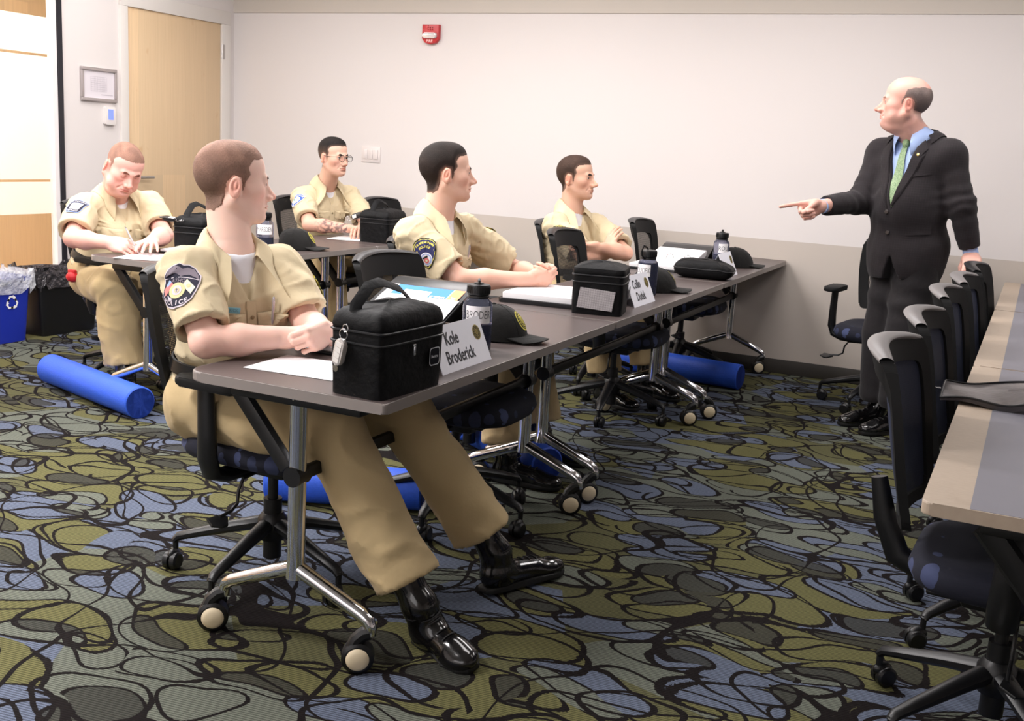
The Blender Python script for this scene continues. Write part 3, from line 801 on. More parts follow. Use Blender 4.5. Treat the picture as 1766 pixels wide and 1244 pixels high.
# ------------------------------------------------------------------ heads
def frame_yz(fwd, up=(0, 0, 1), roll=0.0):
    """columns: right, forward, up"""
    f = unit(fwd); r = unit(np.cross(f, up)); u = np.cross(r, f)
    c, s = math.cos(roll), math.sin(roll)
    r, u = c*r+s*u, -s*r+c*u
    return np.stack([r, f, u], 1)
def head_sdf(S_, H, R, s=1.0, p=None, ears=True):
    """adds a head to S_; H centre, R frame, s scale, p shape tweaks"""
    p = p or {}; g = lambda k, d: p.get(k, d)
    T = lambda x, y, z: H+R@(np.array([x, y, z])*s)
    w = g('w', 1.0); jw = g('jaw', 1.0); fat = g('fat', 0.0); nose = g('nose', 1.0)
    S_.ell(T(0, -.014, .034), np.array([.074*w, .096, .086])*s, R, .02)
    S_.ell(T(0, .030, .045), np.array([.064*w, .056, .060])*s, R, .03*s)
    S_.ell(T(0, .030, -.028), np.array([.057*w+fat*.4, .056, .072])*s, R, .03*s)
    S_.ell(T(0, .028, -.074), np.array([.047*jw+fat, .050+fat*.3, .036])*s, R, .025*s)
    for x in (-1, 1):
        S_.cone(T(x*(.054*jw+fat*.6), -.010, -.045), T(x*.016, .066, -.096), (.019+fat*.3)*s, .014*s, .025*s)
        S_.ell(T(x*.041*w, .052, -.020), np.array([.020, .024, .020])*s, R, .035*s)
        if fat: S_.ell(T(x*.040, .048, -.062), np.array([.024+fat, .026, .03])*s, R, .02*s)
    S_.ell(T(0, .078, -.095), np.array([.020, .017, .017])*s, R, .018*s)
    if fat > .004: S_.ell(T(0, .030, -.108), np.array([.044+fat, .045, .026])*s, R, .02*s)
    S_.cone(T(-.034, .080, .018), T(-.008, .089, .015), .011*s, .011*s, .014*s)
    S_.cone(T(.034, .080, .018), T(.008, .089, .015), .011*s, .011*s, .014*s)
    S_.ell(T(0, .073, -.066), np.array([.034, .021, .030])*s, R, .022*s)
    for x in (-1, 1): S_.ell(T(x*.033, .101, .001), np.array([.016, .017, .0120])*s, R, .012*s, 's')
    S_.cone(T(0, .086, .016), T(0, .089, .004), .0100*s, .0095*s, .010*s)
    S_.cone(T(0, .089, .004), T(0, .089+.024*nose, -.032), .0092*s, .0095*s, .008*s)
    S_.cone(T(0, .078, .006), T(0, .090+.004*nose, -.034), .0105*s, .0145*s, .010*s); S_.cone(T(0, .075, -.010), T(0, .084, -.040), .014*s, .019*s, .012*s)
    S_.ell(T(0, .090+.026*nose, -.036), np.array([.011, .011, .0095])*s, R, .007*s)
    for x in (-1, 1):
        S_.ell(T(x*.0135, .083+.020*nose, -.040), np.array([.0085, .011, .0085])*s, R, .006*s)
        S_.ell(T(x*.0065, .094+.018*nose, -.0475), np.array([.0036, .0058, .0035])*s, R, .003*s, 's')
    # lips
    S_.ell(T(0, .0925, -.0625), np.array([.022, .0105, .0055])*s, R, .005*s)
    S_.ell(T(0, .0915, -.0722), np.array([.020, .0105, .0065])*s, R, .005*s)
    sm = g('smile', 0.0)
    for x in (-1, 1):
        S_.cone(T(0, .1030, -.0672), T(x*.024, .087, -.0675+sm), .0016*s, .0022*s, .003*s, 's')
        S_.cone(T(x*.022, .094, -.045), T(x*.036, .082, -.066), .0015*s, .0015*s, .010*s, 's')
    S_.ell(T(0, .097, -.083), np.array([.018, .006, .005])*s, R, .008*s, 's')
    # eyelids: a skin ball with a slit
    op = g('open', 1.0); look = g('look', 0.0)
    for x in (-1, 1):
        S_.ell(T(x*.031, .0775, .002), np.array([.0150, .0150, .0140])*s, R, .005*s)
        S_.ell(T(x*.0320, .0900, .0012+g('lidz', 0)), np.array([.0132, .0110, .0050*op])*s, R, .0012*s, 's')
    if ears:
        for x in (-1, 1):
            a = rotm(0, x*.30, 0) @ rotm(.18, 0, 0)
            E = R @ rotm(0, 0, x*-.32) @ rotm(-.20, 0, 0)
            c = T(x*.082*w, -.014, -.006)
            S_.ell(c, np.array([.0075, .0175, .0300])*s, E, .005*s)
            S_.ell(c+E@np.array([x*.0085, .001, .004])*s, np.array([.0085, .0115, .0205])*s, E, .003*s, 's')
            S_.ell(c+E@np.array([x*.0020, .0015, .006])*s, np.array([.0032, .0045, .012])*s, E, .003*s)
            S_.ell(c+E@np.array([0, .006, -.023])*s, np.array([.0058, .009, .009])*s, E, .006*s)
            S_.cone(T(x*.068*w, -.004, .010), T(x*.068*w, -.002, -.026), .010*s, .009*s, .006*s)
    return T
def poly_sd(q, poly):
    """signed distance of 2-D points to a polygon (negative inside)"""
    P = np.asarray(poly, float); d = np.full(len(q), 1e9); ins = np.zeros(len(q), bool); n = len(P)
    for i in range(n):
        a, b = P[i], P[(i+1) % n]; e = b-a; w = q-a; t = np.clip((w@e)/(e@e), 0, 1)
        d = np.minimum(d, ((w-np.outer(t, e))**2).sum(1))
        c = (a[1] <= q[:, 1]) != (b[1] <= q[:, 1])
        xs = a[0]+(q[:, 1]-a[1])*(b[0]-a[0])/(b[1]-a[1]+1e-12)
        ins ^= c & (q[:, 0] < xs)
    return np.where(ins, -1, 1)*np.sqrt(d)
HAIR_SHORT = [(.13, .076), (.075, .074), (.052, .068), (.040, .050), (.046, .030), (.034, .012), (.022, .004), (.014, -.022), (.008, -.018), (.004, .020), (-.016, .024), (-.032, .008), (-.036, -.030), (-.046, -.064), (-.060, -.078), (-.16, -.082), (-.16, .17), (.13, .17)]
HAIR_BALD = [(.004, .060), (.012, .030), (.024, .006), (.016, -.016), (.006, .016), (-.018, .024), (-.036, .008), (-.040, -.040), (-.075, -.075), (-.16, -.08), (-.16, .066), (-.07, .078), (-.02, .070)]
def hair_piece(T, H, R, s, p, poly, thick, col, name, parent, base, m, h=.0032, fade=1.0, neck=None):
    hs = SDF(); q = dict(p); q.pop('hair', None)
    head_sdf(hs, H, R, s, q, ears=False)
    for a_, b_, ra_, rb_ in (neck or []): hs.cone(a_, b_, ra_, rb_, .03)
    zt = p.get('topz', 1.0)
    def f(x):
        l = ((x-H)@R)/s
        u = np.stack([l[:, 1]+2.2*l[:, 0]**2*(l[:, 1] > .02), l[:, 2]+.0012*np.sin(l[:, 1]*240+l[:, 0]*110)], 1)
        g = poly_sd(u, poly)*s
        k = np.clip(-g/.034, 0, 1)
        top = np.clip((l[:, 2]-.02)/.07, 0, 1)
        t = (thick[0]+(thick[1]-thick[0])*top)*(.12+.88*k)*s
        d = hs(x)-t-waves(x, 5, 900, .0006)
        return np.maximum(d, g)
    c = H+R@np.array([0, -.01, .03])*s
    V, F = nets(f, c-.15*s, c+.15*s, h*s, newton=0)
    def cols(V):
        l = ((V-H)@R)/s; k = np.clip((l[:, 2]+.01-.5*fade*.02)/.075, 0, 1)[:, None]
        nz = .5+.5*np.clip(waves(V, 8, 90, 2.0), -1, 1)[:, None]
        c = np.array(col['side'])*(1-k)+np.array(col['top'])*k*(.8+.4*nz)
        u = np.stack([l[:, 1]+2.2*l[:, 0]**2*(l[:, 1] > .02), l[:, 2]], 1); e = np.clip(1+poly_sd(u, poly)/col.get('fw', .014), 0, 1)[:, None]*col.get('fade', .6)*(1-k*.6)
        return c*(1-e)+np.array(col.get('skin', (.50, .30, .23)))*e
    return sdf_obj(name, [(V, F)], m, parent, base, cols)
def eyes(T, H, R, s, parent, base, iris=(70, 50, 36), look=(0, 0), only=(-1, 1)):
    mi = mat('iris_%d' % iris[0], iris, .12)
    for x in only:
        c = H+R@(np.array([x*.031, .0768, .0015])*s)
        b = MB(); b.sph((0, 0, 0), .0126*s, 20, 14)
        Rl = rotm(look[1], 0, look[0])
        b.mi = 1; b.lathe([(0, .0131*s), (.0030*s, .0130*s), (.0058*s, .0118*s), (.0058*s, .0110*s)], 18, Rl@rotm(-PI/2, 0, 0))
        b.mi = 2; b.lathe([(0, .01335*s), (.0026*s, .0132*s), (.0026*s, .0125*s)], 14, Rl@rotm(-PI/2, 0, 0))
        bb = MB(); bb.merge(b, R, c-base); bb.m = b.m
        o = bb.build('eye', [M_eyew, mi, M_pupil], parent, sharp=60)
def brows(S_, T, R, H, s, parent, base, m, thick=1.0, arch=0.0):
    for x in (-1, 1):
        P = [T(x*(.014+.034*t), .105, .0185+(.0075+arch)*math.sin(t*2.1)-.004*t) for t in np.linspace(0, 1, 9)]
        c = snap(S_, np.array(P), .0008*s, 6)
        b = MB(); n = len(c); up = R[:, 2]
        rr = [s*thick*(.0042*math.sin(PI*(.16+.84*(1-i/(n-1)))**.8)+.0006) for i in range(n)]
        V = []; F = []
        for i in range(n):
            g = R[:, 1]
            V += [c[i]+up*rr[i]+g*.0002, c[i]+g*.0018*s, c[i]-up*rr[i]+g*.0002, c[i]-g*.002*s]
        for i in range(n-1):
            for j in range(4): F.append((i*4+j, i*4+(j+1) % 4, (i+1)*4+(j+1) % 4, (i+1)*4+j))
        F += [(0, 1, 2, 3), tuple((n-1)*4+j for j in range(4))]
        b.add(np.array(V)-base, F); b.build('eyebrow', m, parent, sharp=70)

# ------------------------------------------------------------------ hands
def hand_sdf(S_, Wp, d, n, side, s=1.0, curl=((.5, .6, .4),)*4, spread=.10, thumb=((.9, -.1, .5), (.6, .0, .3)), k=.006):
    """Wp wrist, d towards the knuckles, n palm normal, side +1 right hand, -1 left hand"""
    d = unit(d); n = np.asarray(n, float); n = unit(n-d*(n@d)); t = np.cross(d, n)*side     # t: towards the thumb
    L = lambda a, b, c: Wp+(d*a+t*b+n*c)*s
    S_.cone(Wp-d*.03*s, L(.015, 0, 0), .0265*s, .0255*s, .02, sq=(n, .76))
    S_.ell(L(.050, 0, -.001), np.array([.048, .039, .0145])*s, np.stack([d, t, n], 1), .018)
    S_.ell(L(.034, .022, .009), np.array([.028, .017, .014])*s, np.stack([d, t, n], 1), .012)
    S_.ell(L(.040, -.022, .007), np.array([.030, .014, .013])*s, np.stack([d, t, n], 1), .012)
    fl = [(.043, .027, .022), (.047, .030, .023), (.043, .028, .022), (.034, .022, .020)]
    tips = []
    for i in range(4):
        b = .0285-.0185*i; a0 = (.088, .092, .087, .078)[i]; r = (.0088, .0090, .0085, .0076)[i]
        base_ = L(a0, b, -.001); S_.cone(L(.03, b*.7, -.001), base_, .011*s, .0102*s, .010)
        c = curl[i % len(curl)]; ang = 0; dr = unit(d+t*(spread*(1.2-.8*i))); p0 = base_
        for j in range(3):
            ang += c[j]; v = dr*math.cos(ang)+n*math.sin(ang); p1 = p0+v*fl[i][j]*s
            S_.cone(p0, p1, r*s*(1.0, .93, .88)[j], r*s*(.94, .88, .78)[j], .003 if j else k)
            if j < 2: S_.ell(p1, r*s*(1.0, .94)[j], None, .002)
            p0 = p1
        tips.append((p0, v))
    p0 = L(.022, .024, .006)
    for j, (tv, ln, r) in enumerate(((thumb[0], .042, .0125), (thumb[1], .032, .0105), (thumb[-1] if len(thumb) < 3 else thumb[2], .024, .0095))):
        v = unit(d*tv[0]*1.0+n*tv[2]+t*(tv[1]+.0)) ; p1 = p0+v*ln*s
        S_.cone(p0, p1, r*s, (r-.001)*s, .012 if j == 0 else .004); p0 = p1
    tips.append((p0, v))
    return tips
# ------------------------------------------------------------------ dressing helpers
def sticker(mb, f, c, n, u, V2, F, off, it=3):
    n = unit(n); u = unit(np.asarray(u)-n*(np.asarray(u)@n)); r = np.cross(u, n)
    P = c+np.outer(V2[:, 0], r)+np.outer(V2[:, 1], u)
    for _ in range(it):                      # press onto the cloth along the patch normal
        d = f(P)-off; P = P-n*np.clip(d, -.02, .02)[:, None]
    mb.add(P, F)
def ring_grid(poly, rings=5, inner=0.0):
    P = np.asarray(poly, float); c = P.mean(0); n = len(P); V = []; F = []
    ks = np.linspace(1, inner if inner else .02, rings+1)
    for k in ks: V += list(c+(P-c)*k)
    for j in range(rings):
        for i in range(n):
            a, b = j*n+i, j*n+(i+1) % n; F.append((a, b, b+n, a+n))
    if not inner: F.append(tuple(range(rings*n, rings*n+n)))
    return np.array(V), F
def dense(poly, step=.006):
    P = np.asarray(poly, float); o = []
    for i in range(len(P)):
        a, b = P[i], P[(i+1) % len(P)]; k = max(1, int(np.linalg.norm(b-a)/step))
        o += [a+(b-a)*j/k for j in range(k)]
    return np.array(o)
def circle(r, n=28, cx=0, cy=0, ry=None):
    return np.array([(cx+r*math.cos(2*PI*i/n), cy+(ry or r)*math.sin(2*PI*i/n)) for i in range(n)])
def strip2d(pts, w):
    """flat ribbon along 2-D points"""
    P = np.asarray(pts, float); T = np.gradient(P, axis=0); T /= np.linalg.norm(T, axis=1)[:, None]; Nn = np.stack([-T[:, 1], T[:, 0]], 1)
    n = len(P); V = np.concatenate([P-Nn*w/2, P+Nn*w/2]); return V, [(i, i+1, n+i+1, n+i) for i in range(n-1)]
def text_arc(s_, size, R_, span, mid=90, flip=False, bold=.02, cx=0, cy=0):
    V = []; F = []; n = 0
    for i, ch in enumerate(s_):
        if ch == ' ': continue
        t = (i+.5)/len(s_)-.5; a = math.radians(mid-(t*span if not flip else -t*span))
        tv, tf = text_geo(ch, size, bold)
        if not len(tv): continue
        ro = a-PI/2 if not flip else a+PI/2
        c, s = math.cos(ro), math.sin(ro)
        V.append(np.stack([cx+R_*math.cos(a)+tv[:, 0]*c-tv[:, 1]*s, cy+R_*math.sin(a)+tv[:, 0]*s+tv[:, 1]*c], 1)); F += [tuple(k+n for k in q) for q in tf]; n += len(tv)
    return np.concatenate(V), F
def text2(s_, size, x=0, y=0, bold=.02, sx=1.0):
    V, F = text_geo(s_, size, bold, sx); return V[:, :2]+np.array([x, y]), F
FILL = lambda poly: ring_grid(dense(poly), 5)
def seal_layers(r, ring, field, cx=0, cy=0, mark=True):
    L = [(0, ring, ring_grid(circle(r, 32, cx, cy), 3)), (1, field, ring_grid(circle(r*.88, 32, cx, cy), 3)), (2, ring, ring_grid(circle(r*.60, 28, cx, cy), 1, .88))]
    if mark:
        L.append((2, ring, strip2d(np.array([(-.24, .30), (-.26, -.1), (0, -.36), (.26, -.1), (.24, .30)])*r+np.array([cx, cy]), r*.15)))
        L.append((2, ring, strip2d(np.array([(0, .34), (0, .0), (0, -.16)])*r+np.array([cx, cy]), r*.13)))
        L.append((2, ring, strip2d(np.array([(-.36, .26), (0, .38), (.36, .26)])*r+np.array([cx, cy]), r*.08)))
        for k in range(18):
            a = 2*PI*k/18; L.append((2, ring, strip2d(np.array([(math.cos(a)*.68, math.sin(a)*.68), (math.cos(a)*.74, math.sin(a)*.74), (math.cos(a)*.81, math.sin(a)*.81)])*r+np.array([cx, cy]), r*.09)))
    return L
def wrap(f, c, n, u, V2, off, K=7):
    """walk outwards over the cloth so the badge keeps its shape"""
    n = unit(n); u = unit(np.asarray(u)-n*(np.asarray(u)@n)); r = np.cross(u, n); V2 = np.asarray(V2, float)
    L = np.linalg.norm(V2, axis=1); D = (np.outer(V2[:, 0], r)+np.outer(V2[:, 1], u))/(L[:, None]+1e-9); P = np.tile(c, (len(V2), 1)).astype(float)
    for _ in range(K):
        P = P+D*(L/K)[:, None]; g = grad(f, P, .006); P = P-g*np.clip(f(P)-off, -.02, .02)[:, None]
        D = D-g*(D*g).sum(1)[:, None]; D /= np.linalg.norm(D, axis=1)[:, None]+1e-9
    return P-g*np.clip(f(P)-off, -.02, .02)[:, None]
def patch(name, f, c, n, u, layers, parent, base, off=.0042):
    mats = []; mb = MB()
    for lv, m, (V, F) in layers:
        if m not in mats: mats.append(m)
        mb.mi = mats.index(m); b = MB(); b.add(wrap(f, c, n, u, V, off+.0007*lv), F)
        mb.v += b.v; mb.f += [tuple(i+mb.n for i in q) for q in b.f]; mb.m += [mb.mi]*len(b.f); mb.n += b.n
    mb.v = [np.concatenate(mb.v)-base]
    return mb.build(name, mats, parent, recalc=False, sharp=80)
C_ = lambda name, rgb: mat(name, rgb, .8)
P_navy, P_silver, P_grey, P_red, P_cream = C_('thread_navy_black', (24, 22, 44)), C_('thread_silver', (206, 196, 204)), C_('thread_grey', (122, 112, 122)), C_('thread_pink_red', (222, 120, 116)), C_('thread_cream', (236, 232, 196))
P_gold, P_yellow, P_blue, P_green, P_white = C_('thread_old_gold', (214, 200, 150)), C_('thread_yellow', (226, 214, 96)), C_('thread_royal_blue', (62, 96, 178)), C_('thread_green', (70, 150, 104)), C_('thread_white', (236, 232, 236))
P_black = C_('thread_black', (22, 20, 18)); P_navy2 = C_('thread_navy', (34, 36, 84)); P_lblue = C_('thread_light_blue', (150, 170, 220))
def layers_oval(s=1.0):
    o = np.array([(-.026, .058), (-.012, .062), (0, .058), (.012, .062), (.028, .058), (.046, .040), (.050, .020), (.049, -.010), (.043, -.034), (.028, -.052), (0, -.060), (-.028, -.054), (-.043, -.036), (-.049, -.010), (-.049, .022), (-.044, .042)])*s
    c = o.mean(0)
    wing = np.array([(-.042, .026), (-.036, .044), (-.022, .054), (-.008, .050), (0, .046), (.010, .052), (.026, .052), (.040, .038), (.044, .026), (.022, .034), (.008, .030), (0, .026), (-.010, .032), (-.022, .036)])*s
    return [(0, P_silver, FILL(o)), (1, P_navy, FILL(c+(o-c)*.94)), (2, P_grey, FILL(wing)),
            (2, P_silver, strip2d(np.array([(-.046, .022), (-.02, .023), (0, .024), (.02, .024), (.046, .024)])*s, .0022*s)),
            (2, P_grey, text2('ATHOL', .0135*s, 0, .0145*s, .03)),
            (2, P_red, FILL(np.array([(-.030, .018), (-.014, .004), (-.030, -.026), (-.042, -.010)])*s)), (3, P_lblue, FILL(np.array([(-.030, .018), (-.022, .011), (-.030, -.002), (-.037, .004)])*s)),
            (2, P_cream, FILL(np.array([(.018, .020), (.044, .0), (.038, -.020), (.010, .002)])*s)), (3, P_gold, ring_grid(circle(.0055*s, 12, .027*s, .002*s), 2)),
            (3, P_gold, ring_grid(circle(.0215*s, 28, 0, -.012*s), 3)), (4, P_silver, ring_grid(circle(.0130*s, 24, 0, -.012*s), 3)), (5, P_gold, ring_grid(circle(.007*s, 16, 0, -.012*s), 1, .6)), (5, P_grey, text2('E', .014*s, .001*s, -.012*s)),
            (2, P_silver, text_arc('POLICE', .0175*s, .060*s, 74, -90, True, .03, 0, .014*s))]
def layers_shield(s=1.0):
    o = np.array([(-.046, .030), (-.034, .046), (-.016, .054), (0, .056), (.016, .054), (.034, .046), (.046, .030), (.044, .004), (.034, -.026), (.018, -.050), (0, -.064), (-.018, -.050), (-.034, -.026), (-.044, .004)])*s
    c = o.mean(0); L = [(0, P_black, FILL(o)), (1, P_yellow, FILL(c+(o-c)*.93)), (2, P_navy2, FILL(c+(o-c)*.88))]
    L += [(3, P_yellow, text_arc('FRAMINGHAM', .0118*s, .044*s, 104, 90, False, .03, 0, -.006*s)), (3, P_yellow, text_arc('POLICE', .0118*s, .030*s, 92, 90, False, .03, 0, -.008*s))]
    L += [(3, P_white, ring_grid(circle(.0245*s, 30, .001*s, -.024*s), 3)), (4, P_lblue, ring_grid(circle(.021*s, 26, .001*s, -.024*s), 1, .82)), (4, P_red, ring_grid(circle(.0105*s, 20, .002*s, -.029*s), 3)), (5, P_cream, ring_grid(circle(.0045*s, 12, .002*s, -.029*s), 2)), (4, P_black, FILL(np.array([(-.013, -.018), (.009, -.010), (.009, -.018), (-.010, -.024)])*s))]
    return L
def layers_keystone(s=1.0):
    o = np.array([(-.044, .052), (-.022, .060), (0, .062), (.022, .060), (.044, .052), (.030, -.050), (.014, -.052), (0, -.051), (-.014, -.052), (-.030, -.050)])*s
    c = o.mean(0)
    return [(0, P_lblue, FILL(o)), (1, P_navy, FILL(c+(o-c)*.93)), (2, P_white, text_arc('FITCHBURG', .0125*s, .160*s, 29, 90, False, .02, 0, -.114*s)), (2, P_lblue, text_arc('STATE UNIVERSITY', .0062*s, .150*s, 28, 90, False, .01, 0, -.117*s)),
            (2, P_white, FILL(np.array([(-.027, .024), (0, .029), (.027, .024), (.019, -.026), (-.019, -.026)])*s)), (3, P_grey, ring_grid(circle(.0135*s, 22, 0, 0), 1, .86)), (3, P_lblue, FILL(np.array([(-.007, .012), (.006, .014), (.003, -.006), (-.004, -.002)])*s)), (2, P_white, text2('POLICE', .0135*s, 0, -.038*s, .02))]
def layers_blueshield(s=1.0):
    o = np.array([(-.040, .040), (-.024, .046), (-.010, .050), (0, .052), (.010, .050), (.024, .046), (.040, .040), (.042, .010), (.036, -.016), (.022, -.040), (0, -.056), (-.022, -.040), (-.036, -.016), (-.042, .010)])*s
    c = o.mean(0)
    return [(0, P_white, FILL(o)), (1, P_blue, FILL(c+(o-c)*.92)), (2, P_white, text_arc('AUBURN', .0145*s, .060*s, 62, 90, False, .03, 0, -.026*s)), (2, P_white, ring_grid(circle(.0265*s, 30, 0, -.006*s), 3)), (3, P_lblue, ring_grid(circle(.0225*s, 28, 0, -.006*s), 1, .93)),
            (3, P_green, FILL(np.array([(-.018, -.008), (-.012, .004), (-.006, -.002), (-.002, -.010), (-.012, -.013)])*s)), (3, P_grey, FILL(np.array([(-.006, -.012), (.012, -.010), (.012, -.013), (-.004, -.015)])*s)), (2, P_white, ring_grid(circle(.0045*s, 12, 0, -.040*s), 2))]
def layers_bluegreen(s=1.0):
    o = np.array([(-.044, .026), (-.036, .044), (-.016, .054), (0, .056), (.016, .054), (.036, .044), (.044, .026), (.042, -.020), (.028, -.042), (0, -.052), (-.028, -.042), (-.042, -.020)])*s
    c = o.mean(0)
    return [(0, P_black, FILL(o)), (1, P_yellow, FILL(c+(o-c)*.94)), (2, P_black, FILL(c+(o-c)*.89)), (3, P_yellow, text_arc('WALPOLE', .0155*s, .040*s, 112, 90, False, .03, 0, 0)), (3, P_yellow, ring_grid(circle(.029*s, 30, 0, -.008*s), 3)),
            (4, P_cream, ring_grid(circle(.0265*s, 28, 0, -.008*s), 3)), (5, P_green, FILL(np.array([(-.018, .002), (-.010, .014), (.006, .014), (.016, .004), (.006, .0), (-.006, .002)])*s)), (6, P_black, FILL(np.array([(-.014, -.026), (-.008, -.008), (0, -.004), (.004, -.014), (.0, -.028)])*s)), (5, P_lblue, FILL(np.array([(.004, -.024), (.018, -.022), (.020, -.010), (.006, -.012)])*s))]
def layers_round(s=1.0): return seal_layers(.042*s, P_yellow, P_black)

def torso(S_, J, t=0.0, b=1.0, k=.03, pelvis=True, belly=0.0):
    u, r, f, Nk, Hc = J['u'], J['r'], J['f'], J['neck'], J['hip']; R = np.stack([r, f, u], 1)
    L = np.linalg.norm(Nk-Hc)
    S_.ell(Nk-u*.185+f*.010, np.array([.145, .098, .155])*b+t, R, .03)
    S_.ell(Nk-u*.13-f*.030, np.array([.130, .072, .105])*b+t, R, k)
    for s in ('R', 'L'):
        sg = 1 if s == 'R' else -1; sh = J['sh'+s]
        S_.ell(sh-u*.006, .046*b+t, None, k)
        S_.cone(sh-u*.006, Nk-u*.075+r*sg*.03, .044*b+t, .050*b+t, k)
        S_.cone(Nk-u*.010+r*sg*.030, sh-r*sg*.035+u*.006, .034*b+t*.8, .038*b+t*.9, .022)
        S_.ell(Nk-u*.155+f*.050+r*sg*.062, np.array([.070, .048, .060])*b+t, R, k)
    S_.ell(Hc+u*(L*.40)+f*(.014+belly*.5), np.array([.132, .104+belly, .16])*b+t, R, .05)
    if pelvis: S_.ell(Hc+u*.03+f*.005, np.array([.155, .112+belly*.6, .115])*b+t, R, .05)
def prep(j):
    J = {k: np.asarray(v, float) for k, v in j.items()}
    J['u'] = unit(J['neck']-J['hip']); c_ = (J['shR']+J['shL'])/2
    if 'nodrop' not in J:
        for q in ('shR', 'shL'): J[q] = J[q]-J['u']*.030+(c_-J[q])*.05
    r = J['shR']-J['shL']; J['r'] = unit(r-J['u']*(r@J['u'])); J['f'] = np.cross(J['u'], J['r'])
    return J
def arm_sdf(S_, J, s, t=0.0, b=1.0):
    sh, el, wr = J['sh'+s], J['el'+s], J['wr'+s]
    S_.cone(sh, el, .050*b+t, .041*b+t, .02)
    m = el+(wr-el)*.35
    S_.cone(el, m, .040*b+t, .043*b+t, .02); S_.cone(m, wr, .043*b+t, .0265*b+t, .02)
def bbox(pts, m):
    P = np.array(pts); return P.min(0)-m, P.max(0)+m
def collar_mesh(f, J, name, parent, base, m, spread=1.0, high=1.0, amax=2.55, sdir=None):
    u, r, fw, Nk = J['u'], J['r'], J['f'], J['neck']
    nd = unit(J['headbase']-Nk)
    rows = []
    A = np.linspace(-amax, amax, 61)
    for a in A:
        e = -fw*math.cos(a)+r*math.sin(a); q = abs(a)/amax
        fr = max(0, (q-.55)/.45)
        inner = Nk+e*(.062)+u*(.004-.030*fr)+fw*.004
        top = Nk+nd*(.052*high*(1-fr*.72))+e*(.062+.008*fr)-u*(.010*fr)+fw*.012*fr
        topo = top+e*.007+u*.001
        pt = max(0, (q-.80)/.20)
        out = Nk+e*(.110+.030*pt*spread)-u*(.014+.030*fr+.048*pt)+fw*(.026*fr+.032*pt)
        rows.append((inner, top, topo, topo*.5+out*.5+e*.007, out))
    G = np.array(rows)                                   # n x 5 x 3
    n = len(G); fl = G[:, 4]; fl = snap(f, fl, .0065, 4); G[:, 4] = fl
    mid = G[:, 3]; d = f(mid); sh_ = d < .007; mid[sh_] = snap(f, mid[sh_], .0075, 3) if sh_.any() else mid[sh_]; G[:, 3] = mid
    # return underneath for thickness
    und = snap(f, G[:, 4], .0015, 2)-0
    G = np.concatenate([G, und[:, None]], 1)
    V = G.reshape(-1, 3)-base; F = []
    w = G.shape[1]
    for i in range(n-1):
        for j in range(w-1): F.append((i*w+j, i*w+j+1, (i+1)*w+j+1, (i+1)*w+j))
    o = MB().add(V, F).build(name, m, parent, sharp=60)
    sm = o.modifiers.new('s', 'SUBSURF'); sm.levels = 1; sm.render_levels = 1
    return o
def boot(toe, heel, ank, name, parent, base, high=.14, lace=True, knee=None):
    f = unit((toe-heel)*np.array([1, 1, 1])); up = unit(ank-heel-f*((ank-heel)@f)); r = np.cross(f, up); R = np.stack([r, f, up], 1)
    L = np.linalg.norm(toe-heel)
    S_ = SDF()
    S_.ell(heel+f*.045+up*.045, np.array([.038, .055, .045]), R, .02)
    S_.cone(heel+f*.05+up*.05, heel+f*(L*.62)+up*.038, .040, .036, .03, sq=None)
    S_.ell(heel+f*(L-.060)+up*.026, np.array([.047, .064, .034]), R, .03)
    S_.cone(heel+f*.045+up*.06, ank, .044, .048, .03); sd = unit(knee-ank) if knee is not None else unit(ank-heel-f*.045); S_.cone(ank, ank+sd*high, .044, .048, .02)
    S_.plane(heel+up*.012, -up, .004)
    lo, hi = bbox([heel, toe, ank+unit(ank-heel)*high], .08)
    sub = SDF(); 
    V, F = nets(S_, lo, hi, .0055, 0)
    o = sdf_obj(name, [(V, F)], M_boot, parent, base)
    P = [(-.036, .0), (-.040, .04), (-.038, .10), (-.044, L*.62), (-.050, L-.08), (-.040, L-.025), (-.018, L), (.018, L), (.040, L-.025), (.050, L-.08), (.044, L*.62), (.038, .10), (.040, .04), (.036, .0), (.020, -.014), (-.020, -.014)]
    MB().prism(P, 0, .018, R, heel-base, bev=.004).build('boot_sole', M_sole, o)
    if lace:
        lb = MB()
        for k in range(5):
            c = heel+f*(L*.62-.026*k)+up*(.075+.012*k)
            w = .022
            a = snap(S_, np.array([c+r*w*t_ for t_ in np.linspace(-1, 1, 7)]), .0022, 5)
            lb.tube(a-base, .0022, 6)
        lb.build('laces', M_lace, o)
    return o
def trouser(S_, J, t=.0, hem=.076, b=1.0, kn=.082, hemfrac=.93):
    for s in ('R', 'L'):
        h, kn_, an = J['hip'+s], J['kn'+s], J['an'+s]
        S_.cone(h, h+(kn_-h)*.5, .096*b+t, .090*b+t, .03); S_.cone(h+(kn_-h)*.5, kn_, .090*b+t, kn*b+t-.004, .02)
        e = kn_+(an-kn_)*hemfrac
        S_.cone(kn_, e, kn*b+t-.006, hem+t, .015)
UNI = {}
